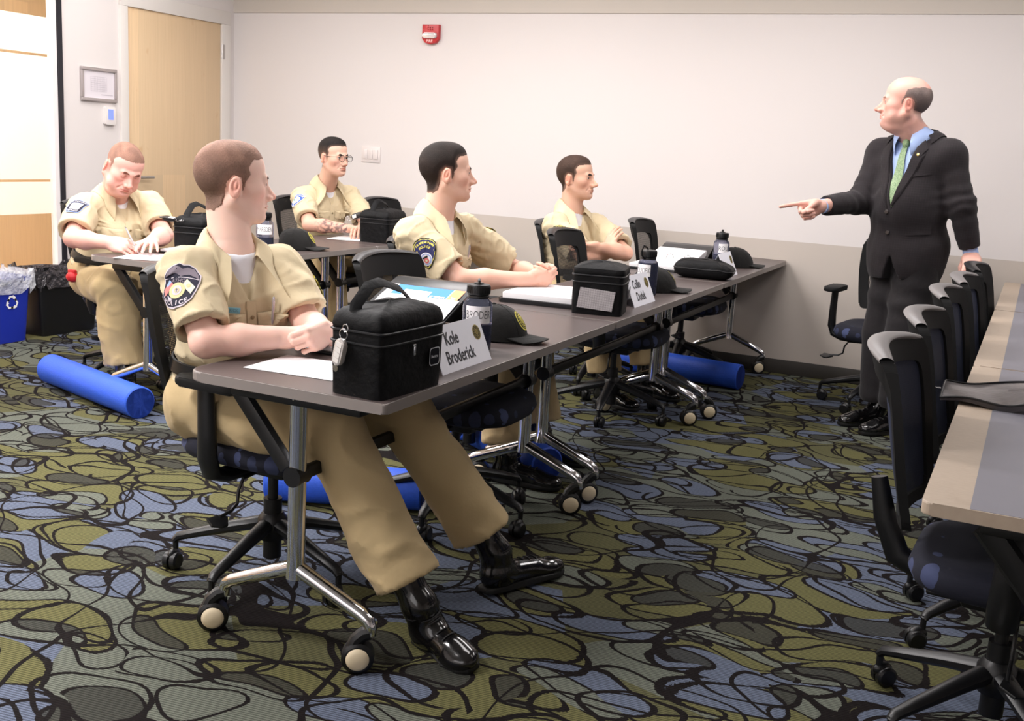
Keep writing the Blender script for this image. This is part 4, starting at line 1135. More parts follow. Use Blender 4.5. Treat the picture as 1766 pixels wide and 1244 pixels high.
def officer(key, label, j, headf, roll, hp, hair, patchR, posx, b=1.0, belly=0.0, legs=True, low=True, tone=(.80, .46, .37), iris=(70, 50, 36), browc=(60, 40, 30),
            look=(0, 0), hands=None, bib=None, res=1.0, hs=1.0, pen=False, tag=None, laydown=False, seed=1, opn=.6, patchdir=0.0, hrez=.0031, pdist=.110, pdown=.0):
    J = prep(j); base = np.array([J['hip'][0], J['hip'][1], 0.0])
    t = thing('person', label, 'person', tuple(base))
    u, r, f, Nk = J['u'], J['r'], J['f'], J['neck']; R = frame_yz(headf[:3], (0, 0, 1), roll)
    H = J['head']; J['headbase'] = H-R[:, 2]*.07*hs-R[:, 1]*.02*hs
    # ---- body
    B = SDF(); torso(B, J, 0, b, belly=belly, pelvis=False); B.plane(J['hip']+u*.07, -u, .02)
    for s in 'RL': arm_sdf(B, J, s, 0, b*.5+.5)
    if low: trouser(B, J, -.036, .034, b)
    B.cone(Nk-u*.03, H-R[:, 2]*.075*hs-R[:, 1]*.022*hs, .060*b, .054*hs*(b*.6+.4), .03)
    B.cone(Nk-u*.03+f*.01, H-R[:, 2]*.08*hs+R[:, 1]*.0*hs, .050*b, .042*hs, .03)
    T = head_sdf(B, H, R, hs, hp)
    tips = {}
    for s, sg in (('R', 1), ('L', -1)):
        if hands and s in hands: tips[s] = hand_sdf(B, J['wr'+s], side=sg, **hands[s])
    # pieces at three resolutions
    hc = H+R@np.array([0, 0, -.01])*hs
    hr = .150*hs
    inhead = lambda p: (np.abs(p-hc) < hr).all(1)
    pcs = []
    V, F = nets(B, hc-hr, hc+hr, hrez*hs, 1); pcs.append(crop(V, F, inhead))
    boxes = []
    for s in 'RL':
        if s in tips:
            lo, hi = bbox([J['wr'+s]]+[q[0] for q in tips[s]], .030); lo, hi = lo, hi; boxes.append((lo, hi))
    if len(boxes) == 2 and (boxes[0][0] < boxes[1][1]).all() and (boxes[1][0] < boxes[0][1]).all():
        boxes = [(np.minimum(boxes[0][0], boxes[1][0]), np.maximum(boxes[0][1], boxes[1][1]))]
    for lo, hi in boxes:
        V, F = nets(B, lo-.004, hi+.004, .0031*res, 1); pcs.append(crop(V, F, lambda p: ((p > lo) & (p < hi)).all(1)))
    P = [J[k] for k in ('neck', 'shR', 'shL', 'elR', 'elL', 'wrR', 'wrL', 'hip')]+([J[k] for k in ('knR', 'knL', 'anR', 'anL')] if low else [])
    lo, hi = bbox(P, .18)
    V, F = nets(B, lo, hi, .0095, 1)
    g_ = .010; pcs.append(crop(V, F, lambda p: ~((np.abs(p-hc) < hr-g_).all(1) | (np.any([((p > a+g_) & (p < c-g_)).all(1) for a, c in boxes], axis=0) if boxes else False))))
    tn = np.array(tone)
    def cols(V):
        l = ((V-H)@R)/hs; c = np.tile(tn, (len(V), 1)).astype(float)
        near = (np.abs(l) < .16).all(1)
        def blob(x, y, z, rx, ry, rz, col, k):
            for sx in ((1, -1) if x else (1,)):
                w = np.exp(-(((l[:, 0]-sx*x)/rx)**2+((l[:, 1]-y)/ry)**2+((l[:, 2]-z)/rz)**2))*near*k
                c[:] = c*(1-w[:, None])+np.array(col)*w[:, None]
        blob(.045, .06, -.03, .022, .03, .024, tn*np.array([1.06, .78, .76]), .8)
        blob(0, .12, -.036, .018, .022, .016, tn*np.array([1.04, .75, .70]), .8)
        blob(.085, -.012, -.006, .012, .03, .035, tn*np.array([1.05, .68, .62]), .8)
        blob(0, .103, -.0675, .020, .014, .0085, tn*np.array([.86, .52, .50]), .95)
        blob(.031, .09, .0, .016, .02, .010, tn*np.array([.82, .66, .62]), .5)
        if hp.get('beard'): blob(0, .07, -.085, .05, .05, .028, tn*np.array([.70, .68, .70]), hp['beard'])
        hd = hp.get('scalp')
        if hd is not None:
            q = poly_sd(np.stack([l[:, 1]+2.2*l[:, 0]**2*(l[:, 1] > .02), l[:, 2]], 1), hair)
            k = np.clip(-q/.010+.3, 0, 1)*near*(np.abs(l[:, 0]) < .0795)*hd[3]
            c[:] = c*(1-k[:, None])+np.array(hd[:3])*k[:, None]
        far = l[:, 2] < -.30                                   # hands a little redder
        c[far] = c[far]*np.array([1.0, .93, .92])
        if hp.get('tattoo'):
            a, bb = J['elR'], J['wrR']; tt = ((V-a)@(bb-a))/((bb-a)@(bb-a)); dd = np.linalg.norm(V-a-np.outer(tt, bb-a), axis=1)
            m_ = (dd < .07) & (tt > .15) & (tt < 1.0)
            nz = np.abs(waves(V, 77, 110, 2.2, 7)); k = np.clip((.42-nz)*4, 0, .8)*m_*np.clip((tt-.1)*3, 0, 1)
            c[:] = c*(1-k[:, None])+np.array([.05, .04, .05])*k[:, None]
        return c
    body = sdf_obj('body', pcs, M_skin, t, base, cols)
    eyes(T, H, R, hs, t, base, iris, look)
    brows(B, T, R, H, hs, t, base, mat('brow_hair_%d' % browc[0], browc, .8), 1.25)
    hair_piece(T, H, R, hs, hp, hair, hp['thick'], hp['hcol'], 'hair', t, base, M_hair, neck=[(Nk-u*.03, H-R[:, 2]*.075*hs-R[:, 1]*.022*hs, .060*b, .054*hs*(b*.6+.4))])
    # ---- shirt
    Sh = SDF(); torso(Sh, J, .016, b, .035, belly=belly)
    hemc = {}
    for s, sg in (('R', 1), ('L', -1)):
        sh, el = J['sh'+s], J['el'+s]; d = unit(el-sh); e = sh+(el-sh)*.80
        sl = SDF(); m_ = sh+(e-sh)*.5
        sl.cone(sh, m_, .052*b+.008, .064*b+.008, .03); sl.cone(m_, e+d*.05, .064*b+.008, .062*b+.016, .02)
        sl.plane(e, d, .005); sl.cone(e-d*.030, e+d*.03, .050*b, .054*b+.008, .004, 's')
        Sh._a('f', sl, .030, 'u', (0, 0, 0), 1e9); hemc[s] = (e, d)
    el_avg = (J['elR']+J['elL'])/2
    def folds(p):
        d = waves(p, seed, 24, .010, 6)+waves(p, seed+9, 55, .004, 6)
        q1 = waves(p, seed+30, 34, 3.0, 4); d = d-(1-np.abs(np.sin(q1*1.6)))**3*.0055
        w = 0
        for s in 'RL':                                    # drag lines radiating from the armpits
            ap = J['sh'+s]-u*.07; v = p-ap; dist = np.linalg.norm(v, axis=1)+1e-6
            th = np.arctan2(v@u, v@J['elR' if s == 'R' else 'elL']*0+v@f+v@r)
            w = w+np.sin(th*11+dist*30)*np.exp(-(dist/.10)**2)*.006
        # blousing above the belt
        hh = (p-J['hip'])@u; w = w+np.sin(hh*70+waves(p, seed+3, 12, 3))*np.exp(-((hh-.10)/.07)**2)*.008
        return (d+w)*np.clip((np.linalg.norm(p-Nk-f*.06, axis=1)-.09)/.08, .12, 1)
    Sh.fn(folds)
    # neck hole and V
    Sh.cone(Nk-u*.015, Nk+u*.12+(J['headbase']-Nk)*.2, .060*b, .085, .006, 's')
    
    def vee(p):
        q = p-Nk; x = q@r; z = q@u; y = q@f
        return np.maximum(np.abs(x)-np.clip(.040+(z+.02)*.40, -.01, .05), .03-y)
    Te0 = SDF(); torso(Te0, J, .0045, b, .03, pelvis=False, belly=belly)
    Sh.sub(lambda p: np.maximum(vee(p), -Te0(p)), .003)
    Sh.plane(J['hip']+u*.045, -u, .01)
    sb = bbox([Nk, J['shR'], J['shL'], hemc['R'][0], hemc['L'][0], J['hip']+u*.05], .17)
    V, F = nets(Sh, sb[0], sb[1], .0056, 0)
    shirt = sdf_obj('shirt', [(V, F)], M_khaki, t, base)
    shf = Sh
    # tee
    Te = SDF(); torso(Te, J, .003, b, .03, pelvis=False, belly=belly); Te.cone(Nk-u*.05, Nk+u*.016, .074*b, .064*b, .02)
    Te.plane(Nk+u*.014+f*.03, unit(u+f*.25), .004); Te.plane(Nk-u*.16, -u, .004)
    V, F = nets(Te, *bbox([Nk, Nk-u*.16], .17), .008, 0); V, F = crop(V, F, lambda p: (np.linalg.norm(p-Nk-f*.05, axis=1) < .155)); sdf_obj('undershirt', [(V, F)], M_tee, t, base)
    collar_mesh(shf, J, 'collar', shirt, base, M_khaki, high=1.3)
    R_ = np.stack([r, f, u], 1)
    # placket, buttons, pockets
    pl = MB(); V2 = []; n = 18
    zs = np.linspace(-.115, -.40, n); V2 = np.array([(x, z) for z in zs for x in (-.017, -.014, .014, .017)]); F2 = [(i*4+k, i*4+k+1, (i+1)*4+k+1, (i+1)*4+k) for i in range(n-1) for k in range(3)]
    c0 = Nk+f*(.13+belly)
    n_ = len(V2); off = np.where(np.arange(n_) % 4 % 3 == 0, .0005, .0035)
    sticker(pl, lambda p, off=off: shf(p)-off, c0, f, u, V2*np.array([1, 1]), F2, 0.0, 5); pl.v[0] = pl.v[0]-base
    pl.build('placket', M_khaki, shirt, recalc=False)
    for k in range(3):
        c = snap(shf, (c0-u*(.16+.085*k))[None], .005, 5)[0]; MB().lathe([(0, 0), (.006, 0), (.0062, .0018), (.004, .0024), (0, .002)], 14, np.stack([r, u, f], 1)@rotm(0, 0, 0), c-base).build('button', mat('horn_button', (150, 132, 100), .4), shirt)
    for sg in (1, -1):
        cx = sg*.074*b
        w, h = .052, .060
        pk = MB()
        poly = dense([(-w, h*.55), (-w, -h*.9), (-w*.8, -h*1.05), (w*.8, -h*1.05), (w, -h*.9), (w, h*.55)], .008)
        sticker(pk, shf, c0-u*.187+r*cx, unit(f+r*sg*.25), u, *ring_grid(poly, 4), .0035, 5); pk.v[0] = pk.v[0]-base
        pk.build('pocket', M_khaki, shirt, recalc=False)
        fl = MB(); w2 = w*1.04
        poly = dense([(-w2, h*.66), (-w2, .002), (-w2*.72, -.016), (w2*.72, -.016), (w2, .002), (w2, h*.66)], .008)
        V2, F2 = ring_grid(poly, 4); k_ = np.repeat(np.arange(5), len(poly))
        offs = np.where(k_ == 0, .0045, .0085)[:len(V2)]
        sticker(fl, lambda p, o_=offs: shf(p)-o_, c0-u*.187+r*cx, unit(f+r*sg*.25), u, V2, F2, 0.0, 5); fl.v[0] = fl.v[0]-base
        o = fl.build('pocket_flap', M_khaki, shirt, recalc=False)
        c = snap(shf, (c0-u*.192+r*cx)[None], .009, 5)[0]; MB().lathe([(0, 0), (.0055, 0), (.0057, .0018), (.0035, .0024), (0, .002)], 14, np.stack([r, u, f], 1), c-base).build('button', MATS['horn_button'], shirt)
    # patches on the sleeves
    for s, lay in (('R', patchR), ('L', layers_round(.95))):
        sg = 1 if s == 'R' else -1
        sh, el = J['sh'+s], J['el'+s]; d = unit(el-sh); outw = r*sg*1.0+f*(.50 if s == 'R' else .45)+patchdir*(s == 'R')-u*(pdown if s == 'R' else .2); outw = unit(outw-d*(outw@d)); 
        c = snap(shf, (sh+d*pdist+outw*.075)[None], 0, 4)[0]
        gn = grad(shf, c[None]+rng.normal(size=(40, 3))*.018).mean(0); gn = unit(unit(gn)+outw*.15)
        patch('sleeve_patch', shf, c, gn, -d*.45+u, lay, shirt, base)
    if tag:
        tv = MB(); tv.box((0, 0, 0), (.074, .0035, .017), .001); c = snap(shf, (c0-u*.132+r*.086*b)[None], .006, 5)[0]
        Rt = np.stack([r, f, u], 1)@rotm(0, 0, -.25)@rotm(0, -.06, 0)
        q = MB(); q.merge(tv, Rt, c-base); tg = q.build('name_tag', mat('name_tag_%d' % tag[1][0], tag[1], .35), shirt)
        if tag[0]:
            tv = MB(); V2, F2 = text_geo(tag[0], .011, .02); Rn = Rt@rotm(PI/2, 0, 0)
            # letters face forward
            V3 = np.stack([-V2[:, 0], np.full(len(V2), .0022), V2[:, 1]], 1); tv.add(V3, F2, Rt, c-base); tv.build('tag_lettering', mat('tag_ink', tag[2], .5), tg, recalc=False)
    if pen:
        c = snap(shf, (c0-u*.135-r*.070)[None], .012, 4)[0]; q = MB(); q.cyl(c-base+u*.030, c-base-u*.05, .0042, .0036, 10); q.cyl(c-base+u*.034, c-base+u*.026, .0025, .0042, 8); q.box(c-base+f*.005+u*.008, (.003, .0015, .03), 0, R=R_); q.build('pocket_pen', mat('pen_silver', (196, 196, 206), .25, .6), shirt)
    # ---- trousers and boots
    if legs:
        Tr = SDF(); q = SDF(); Tr.ell(J['hip']+u*.02, np.array([.175*b, .130*b+belly*.8, .12]), R_, .03); trouser(Tr, J, .004, .090, b, kn=.088)
        Tr.fn(lambda p: waves(p, seed+20, 20, .013, 6)+waves(p, seed+21, 50, .005, 5)-(1-np.abs(np.sin(waves(p, seed+25, 22, 4.0, 4))))**3*.007)
        for s in 'RL':
            kn, an = J['kn'+s], J['an'+s]; d = unit(an-kn); e = kn+(an-kn)*.86
            hn = unit(d+np.array([0, 0, -.08]))
            def cut(p, e=e, hn=hn, d=d):
                v = p-e; a = v@hn; rad = np.linalg.norm(v-np.outer(v@d, d), axis=1)
                return np.maximum(np.maximum(-a, rad-.12), a-.2)
            Tr.sub(cut, .003)
            Tr.cone(e-d*.07, e+d*.1, .070, .084, .004, 's')
        Tr.plane(J['hip']+np.array([0, 0, .12]), (0, 0, 1), .01)
        V, F = nets(Tr, *bbox([J['hip'], J['knR'], J['knL'], J['anR'], J['anL']], .17), .0100, 0)
        sdf_obj('trousers', [(V, F)], M_trouser, t, base)
        bl = MB()
        Tq = SDF(); torso(Tq, J, .024, b, .06, belly=belly)
        A = np.linspace(0, 2*PI, 49)[:-1]
        P0 = np.array([J['hip']+u*.115+(r*math.cos(a)*.2+f*math.sin(a)*.2) for a in A])
        rows = []
        for dz, off in ((-.02, .004), (-.018, .009), (.018, .009), (.02, .004)):
            q = P0+u*dz
            for _ in range(8):
                dd = Tq(q)-off; dv = (q-(J['hip']+u*(.115+dz))); dv /= np.linalg.norm(dv, axis=1)[:, None]; q = q-dv*dd[:, None]
            rows.append(q)
        G = np.array(rows); V = G.reshape(-1, 3)-base; F = [(j*48+i, j*48+(i+1) % 48, (j+1)*48+(i+1) % 48, (j+1)*48+i) for j in range(3) for i in range(48)]
        bl.add(V, F); bl.build('belt', M_belt, t)
        for s in 'RL':
            boot(J['toe'+s], J['heel'+s], J['an'+s], 'boot', t, base, high=.17, knee=J['kn'+s])
    return t, J, H, R, shf, tips, base, T, B
M_hair = hair_mat('cropped_hair', (255, 255, 255))
# ------------------------------------------------------------------ the people
def seated(j, fd, hipz=.56, lean=.05, width=.09, kn=.43, knz=.545, shin=(.08, 0.0), spread=.10, hip=None):
    j = {k: np.asarray(v, float) for k, v in j.items()}
    fd = unit(np.array([fd[0], fd[1], 0.])); rd = np.array([fd[1], -fd[0], 0.])
    if hip is None:
        h = j['neck']-fd*lean; h[2] = hipz
    else: h = np.asarray(hip, float)
    j.setdefault('hip', h)
    for s, sg in (('R', 1), ('L', -1)):
        j.setdefault('hip'+s, h+rd*sg*width)
        k = h+rd*sg*(width+spread)+fd*kn; k[2] = knz; j.setdefault('kn'+s, k)
        a = j['kn'+s]+fd*shin[0]; a[2] = .115; j.setdefault('an'+s, a)
        hl = j['an'+s]-fd*.05; hl[2] = .004; j.setdefault('heel'+s, hl)
        tt = hl+fd*.285; tt[2] = .004; j.setdefault('toe'+s, tt)
    return j
SK = (.87, .59, .49)
CAST = []
def cast():
    # nearest man, looking away towards the speaker
    j = seated(dict(head=(-2.067, 2.521, 1.198), neck=(-2.050, 2.500, 1.000), shR=(-2.085, 2.335, .985), shL=(-1.965, 2.630, .985),
        elR=(-1.938, 2.255, .782), wrR=(-1.782, 2.455, .792), elL=(-1.845, 2.590, .800), wrL=(-1.735, 2.520, .795),
        hipR=(-2.11, 2.42, .55), hipL=(-2.06, 2.62, .55), knR=(-1.600, 2.370, .555), knL=(-1.60, 2.73, .56), anR=(-1.310, 2.375, .125), anL=(-1.310, 2.845, .120),
        heelR=(-1.325, 2.425, .004), toeR=(-1.115, 2.330, .004), heelL=(-1.315, 2.800, .004), toeL=(-1.185, 3.085, .004)), (.95, -.3), hip=(-2.10, 2.53, .56))
    hands = dict(R=dict(d=(.28, .85, .33), n=(.35, .35, -.80), curl=((.5, .8, .5), (.8, 1.2, .6), (.9, 1.3, .7), (1.0, 1.3, .7)), spread=.03, thumb=((.75, .5, .35), (.9, .1, .3)), s=1.0),
                 L=dict(d=(.10, -.90, -.05), n=(-.85, -.1, -.35), curl=((1.1, 1.4, .7),), spread=.02, thumb=((.8, .2, .4), (.9, -.2, .4)), s=.95))
    CAST.append(officer('P1', 'uniformed man with buzzed reddish hair looking away, seated nearest the camera', j, (.60, .80, .0), 0.0,
        dict(thick=(.0022, .0045), hcol=dict(side=(.200, .120, .088), top=(.36, .205, .150), fw=.030, fade=.6), scalp=(.40, .23, .18, .6), nose=1.0, w=1.0), HAIR_SHORT, layers_oval(1.14), 0,
        b=1.0, tone=SK, browc=(74, 46, 40), hands=hands, tag=('BRODERICK', (124, 196, 222), (96, 156, 180)), pen=True, hs=1.0, seed=3, patchdir=np.array([.95, -.3, 0])*.55, pdist=.092))
    # second man of the row, profile
    j = seated(dict(head=(-2.179, 4.022, 1.224), neck=(-2.215, 4.02, 1.045), shR=(-2.235, 3.85, 1.000), shL=(-2.175, 4.215, 1.005),
        elR=(-2.02, 3.885, .803), wrR=(-1.815, 4.110, .806), elL=(-2.02, 4.40, .803), wrL=(-1.805, 4.255, .808)), (1, .05))
    hands = dict(R=dict(d=(.72, .60, .05), n=(-.55, .62, .30), curl=((.7, 1.0, .5),), thumb=((.8, .3, .3), (.9, .0, .2)), s=1.0),
                 L=dict(d=(.55, -.75, .10), n=(-.62, -.45, .35), curl=((.8, 1.1, .5),), thumb=((.8, .3, .3), (.9, .0, .3)), s=1.0))
    CAST.append(officer('P2', 'uniformed man with dark cropped hair in profile, hands clasped on a binder', j, (.78, .62, .05), 0.0,
        dict(thick=(.0045, .0085), hcol=dict(side=(.030, .018, .014), top=(.022, .014, .011)), scalp=(.10, .055, .04, .8), nose=1.05), HAIR_SHORT, layers_shield(1.12), 0,
        b=1.08, belly=.01, tone=(.80, .50, .38), browc=(58, 38, 30), hands=hands, tag=None, pen=True, hs=1.02, seed=11))
    # third man, arms crossed
    j = seated(dict(head=(-2.285, 5.758, 1.193), neck=(-2.305, 5.76, 1.005), shR=(-2.335, 5.585, .955), shL=(-2.185, 5.915, .960),
        elR=(-2.105, 5.510, .775), wrR=(-2.035, 5.665, .805), elL=(-1.950, 5.735, .800), wrL=(-2.040, 5.560, .830)), (.92, -.30), lean=.03)
    hands = dict(R=dict(d=(.15, .35, .80), n=(.25, .9, -.1), curl=((.25, .35, .25),), spread=.05, thumb=((.8, .3, .1), (.9, .1, .1)), s=.95),
                 L=dict(d=(-.55, -.75, -.10), n=(-.5, .5, .3), curl=((.3, .4, .3),), s=1.0))
    CAST.append(officer('P3', 'uniformed man with brown hair and arms crossed, farthest along the centre row', j, (.985, -.02, .05), 0.0,
        dict(thick=(.0030, .0075), hcol=dict(side=(.075, .045, .032), top=(.060, .032, .022)), scalp=(.22, .13, .09, .7), nose=1.15, beard=.35), HAIR_SHORT, layers_bluegreen(1.1), 0,
        b=1.0, tone=(.70, .42, .30), browc=(40, 28, 24), hands=hands, tag=('', (222, 214, 206), (40, 40, 40)), hs=1.03, seed=17, patchdir=np.array([.92, -.3, 0])*.35))
    # writing man in the left row
    j = seated(dict(head=(-4.120, 4.180, 1.130), neck=(-4.255, 4.250, 1.000), shR=(-4.285, 4.065, .950), shL=(-4.190, 4.440, .965),
        elR=(-4.170, 3.890, .785), wrR=(-3.935, 3.890, .785), elL=(-3.960, 4.290, .800), wrL=(-3.830, 4.070, .795)), (.92, -.25), lean=.10)
    hands = dict(R=dict(d=(.93, .12, -.10), n=(-.05, .75, -.55), curl=((.75, .95, .3), (.85, 1.1, .6), (1.0, 1.2, .7)), thumb=((.8, .1, .8), (.9, -.4, .5)), s=1.06),
                 L=dict(d=(.55, -.78, -.05), n=(-.05, -.05, -1), curl=((.12, .25, .2),), spread=.2, thumb=((.7, .7, .1), (.9, .4, .1)), s=1.04))
    CAST.append(officer('P4', 'heavyset uniformed man with shaved head looking down, writing with a pen', j, (.90, -.42, -.50), .20,
        dict(thick=(.0008, .0015), hcol=dict(side=(.40, .22, .17), top=(.34, .18, .13)), scalp=(.44, .24, .19, .5), nose=.95, fat=.010, jaw=1.1, w=1.02, open=.2), HAIR_SHORT, layers_keystone(1.1), 0,
        b=1.12, belly=.03, tone=(.80, .44, .37), browc=(120, 72, 58), hands=hands, hs=1.06, seed=23, look=(0, -.5), patchdir=np.array([.92, -.25, 0])*.55))
    # man with glasses
    j = seated(dict(head=(-3.982, 5.832, 1.218), neck=(-4.085, 5.905, 1.045), shR=(-4.160, 5.750, .985), shL=(-4.000, 6.085, .995),
        elR=(-3.985, 5.590, .800), wrR=(-3.764, 5.690, .790), elL=(-3.815, 5.983, .800), wrL=(-3.697, 5.753, .792)), (.90, -.32), lean=.10)
    hands = dict(R=dict(d=(.55, .83, 0), n=(0, 0, -1), curl=((.5, .6, .4),), thumb=((.7, .6, .1), (.9, .3, .1)), s=1.0),
                 L=dict(d=(.30, -.93, .1), n=(0, 0, -1), curl=((.5, .7, .5),), s=1.0))
    CAST.append(officer('P5', 'uniformed man with glasses and a tattooed forearm leaning on the left row table', j, (.97, -.20, -.02), 0.0,
        dict(thick=(.0015, .0095), hcol=dict(side=(.16, .10, .075), top=(.014, .010, .009)), scalp=(.30, .19, .14, .7), nose=.95, tattoo=True), HAIR_SHORT, layers_blueshield(1.1), 0,
        b=1.0, tone=(.72, .44, .33), browc=(30, 22, 20), hands=hands, hs=1.0, seed=31, patchdir=np.array([.9, -.32, 0])*.45))
    # glasses
    t, J, H, R, shf, tips, base, T, B = CAST[4]
    g = thing('glasses', 'black round-framed glasses worn by the man with the tattooed forearm', 'glasses', tuple(H))
    fr = MB(); le = MB()
    for x in (-1, 1):
        P = [R@np.array([x*.034+.023*math.cos(a), .118-.006*abs(math.cos(a)), .001+.0195*math.sin(a)-.002]) for a in np.linspace(0, 2*PI, 33)]
        fr.tube(P, .0015, 6, cap=False)
        V = [R@np.array([x*.034, .117, -.001])]+P[:-1]; le.add(V, [(0, i+1, (i+1) % 32+1) for i in range(32)])
        fr.tube([R@np.array([x*.057, .113, .006]), R@np.array([x*.070, .100, .007]), R@np.array([x*.078, .05, .006]), R@np.array([x*.083, .0, .008]), R@np.array([x*.082, -.02, -.012])], .0014, 6)
    fr.tube([R@np.array([q*.011, .119-.0002*abs(q), .004+.003*(1-q*q)]) for q in (-1, -.5, 0, .5, 1)], .0014, 6)
    fr.build('frame', mat('eyewear_black', (18, 16, 18), .25), g)
    m, nt, b = nt_new('lens'); b.inputs['Transmission Weight'].default_value = 1; b.inputs['Roughness'].default_value = 0; b.inputs['IOR'].default_value = 1.02
    le.build('lens', m, g, recalc=False)

def speaker():
    j = dict(head=(-.570, 5.800, 1.668), neck=(-.500, 5.870, 1.520), shR=(-.668, 5.950, 1.450), shL=(-.330, 5.790, 1.455), hip=(-.475, 5.850, .93),
        elR=(-.735, 5.800, 1.175), wrR=(-.880, 5.530, 1.145), elL=(-.245, 5.745, 1.195), wrL=(-.175, 5.790, .955),
        hipR=(-.535, 5.915, .90), hipL=(-.415, 5.785, .90), knR=(-.545, 5.890, .50), knL=(-.430, 5.770, .50), anR=(-.530, 5.925, .11), anL=(-.415, 5.800, .11),
        heelR=(-.515, 5.945, .004), toeR=(-.700, 5.760, .004), heelL=(-.400, 5.815, .004), toeL=(-.575, 5.625, .004))
    J = prep(j); base = np.array([J['hip'][0], J['hip'][1], 0.0])
    t = thing('person', 'standing bald man in dark suit and green tie, pointing with one hand', 'person', tuple(base))
    u, r, f, Nk = J['u'], J['r'], J['f'], J['neck']; hs = 1.09; H = J['head']; R = frame_yz((-.985, -.10, .05)); b = 1.12
    J['headbase'] = H-R[:, 2]*.07*hs-R[:, 1]*.02*hs
    hp = dict(fat=.009, jaw=1.08, w=1.02, nose=1.15, smile=.006, open=.35)
    B = SDF(); torso(B, J, 0, b, belly=.03)
    for s in 'RL': arm_sdf(B, J, s, 0, 1.05)
    trouser(B, J, -.02, .042, b, hemfrac=1.0)
    B.cone(Nk-u*.03, H-R[:, 2]*.075*hs-R[:, 1]*.022*hs, .068, .064, .03); B.cone(Nk+f*.02, H-R[:, 2]*.095*hs+R[:, 1]*.02, .058, .044, .03)
    T = head_sdf(B, H, R, hs, hp)
    tips = {}
    dR = unit(np.array([-1.062, 5.400, 1.095])-J['wrR'])
    tips['R'] = hand_sdf(B, J['wrR'], d=dR, n=(.35, -.90, -.25), side=1, s=1.20, curl=((-.05, .10, .10), (1.15, 1.45, .7), (1.25, 1.45, .7), (1.3, 1.45, .7)), spread=.03, thumb=((.82, -.05, .60), (.9, -.25, .45)))
    dL = unit(np.array([.10, -.75, -.30]))
    tips['L'] = hand_sdf(B, J['wrL'], d=dL, n=(.05, .55, -.80), side=-1, s=1.15, curl=((.35, .75, .5),), spread=.12, thumb=((.55, .40, .75), (.6, .1, .9)))
    pcs = []; hc = H+R@np.array([0, 0, -.01])*hs; hr = .150*hs
    inhead = lambda p: (np.abs(p-hc) < hr).all(1)
    V, F = nets(B, hc-hr, hc+hr, .0036, 1); pcs.append(crop(V, F, inhead)); boxes = []
    for s in 'RL':
        lo, hi = bbox([J['wr'+s]]+[q[0] for q in tips[s]], .032); boxes.append((lo, hi))
        V, F = nets(B, lo-.004, hi+.004, .0033, 1); pcs.append(crop(V, F, lambda p, lo=lo, hi=hi: ((p > lo) & (p < hi)).all(1)))
    V, F = nets(B, *bbox([J[k] for k in ('neck', 'shR', 'shL', 'elR', 'elL', 'wrR', 'wrL', 'anR', 'anL')], .18), .0095, 0)
    g_ = .011; pcs.append(crop(V, F, lambda p: ~((np.abs(p-hc) < hr-g_).all(1) | np.any([((p > a+g_) & (p < c-g_)).all(1) for a, c in boxes], axis=0))))
    tn = np.array((.78, .44, .36))
    def cols(V):
        l = ((V-H)@R)/hs; c = np.tile(tn, (len(V), 1)).astype(float); near = (np.abs(l) < .16).all(1)
        for (x, y, z, rx, ry, rz, m, k) in ((.045, .06, -.03, .024, .03, .026, (1.05, .70, .68), .9), (0, .12, -.036, .018, .022, .016, (1.05, .68, .64), .9), (.085, -.012, -.006, .012, .03, .035, (1.05, .66, .60), .9), (0, .103, -.0675, .022, .014, .0085, (.85, .55, .52), .9), (.031, .09, 0, .016, .02, .010, (.84, .68, .64), .5)):
            for sx in (1, -1):
                w = np.exp(-(((l[:, 0]-sx*x)/rx)**2+((l[:, 1]-y)/ry)**2+((l[:, 2]-z)/rz)**2))*near*k
                c[:] = c*(1-w[:, None])+tn*np.array(m)*w[:, None]
        q = poly_sd(np.stack([l[:, 1], l[:, 2]], 1), HAIR_BALD); k = np.clip(-q/.018+.2, 0, 1)*near*(np.abs(l[:, 0]) < .081)*.6
        return c*(1-k[:, None])+np.array([.28, .22, .21])*k[:, None]
    sdf_obj('body', pcs, M_skin, t, base, cols)
    eyes(T, H, R, hs, t, base, (90, 100, 110)); brows(B, T, R, H, hs, t, base, mat('brow_hair_grey', (150, 112, 100), .8), .8)
    hair_piece(T, H, R, hs, hp, HAIR_BALD, (.0018, .003), dict(side=(.17, .13, .125), top=(.30, .23, .21)), 'hair', t, base, M_hair)
    # dress shirt
    Te = SDF(); torso(Te, J, .010, b, .04, pelvis=False, belly=.03)
    V, F = nets(Te, *bbox([Nk, J['hip']], .22), .0085, 0); V, F = crop(V, F, lambda p: ((p-Nk)@f > .02) & (np.abs((p-Nk)@r) < .12))
    sh = sdf_obj('dress_shirt', [(V, F)], M_oxford, t, base)
    # collar of the dress shirt
    collar_mesh(Te, J, 'shirt_collar', sh, base, M_oxford, spread=.45, high=1.25, amax=2.75)
    # tie
    def tie(V2, F2, off, name, m, par):
        q = MB(); sticker(q, Te, Nk+f*.17, f, u, np.asarray(V2), F2, off, 6); q.v[0] = q.v[0]-base; return q.build(name, m, par, recalc=False, sharp=70)
    mt, nt, bb = nt_new('green_tie_silk')
    vo = nt.nodes.new('ShaderNodeTexVoronoi'); nt.links.new(COORD(nt), vo.inputs['Vector']); vo.inputs['Scale'].default_value = 210
    nt.links.new(MIX(nt, SMOOTH(nt, vo.outputs['Distance'], .25, .6), lin((92, 128, 84)), lin((142, 166, 124))), bb.inputs['Base Color']); bb.inputs['Roughness'].default_value = .4
    tl = tie(*ring_grid(dense([(-.012, -.040), (.012, -.040), (.024, -.20), (.036, -.40), (0, -.44), (-.036, -.40), (-.024, -.20)], .01), 5), .009, 'tie', mt, t)
    kn = SDF(); c = snap(Te, (Nk+f*.13-u*.028)[None], .012, 5)[0]; Rk = np.stack([r, f, u], 1)
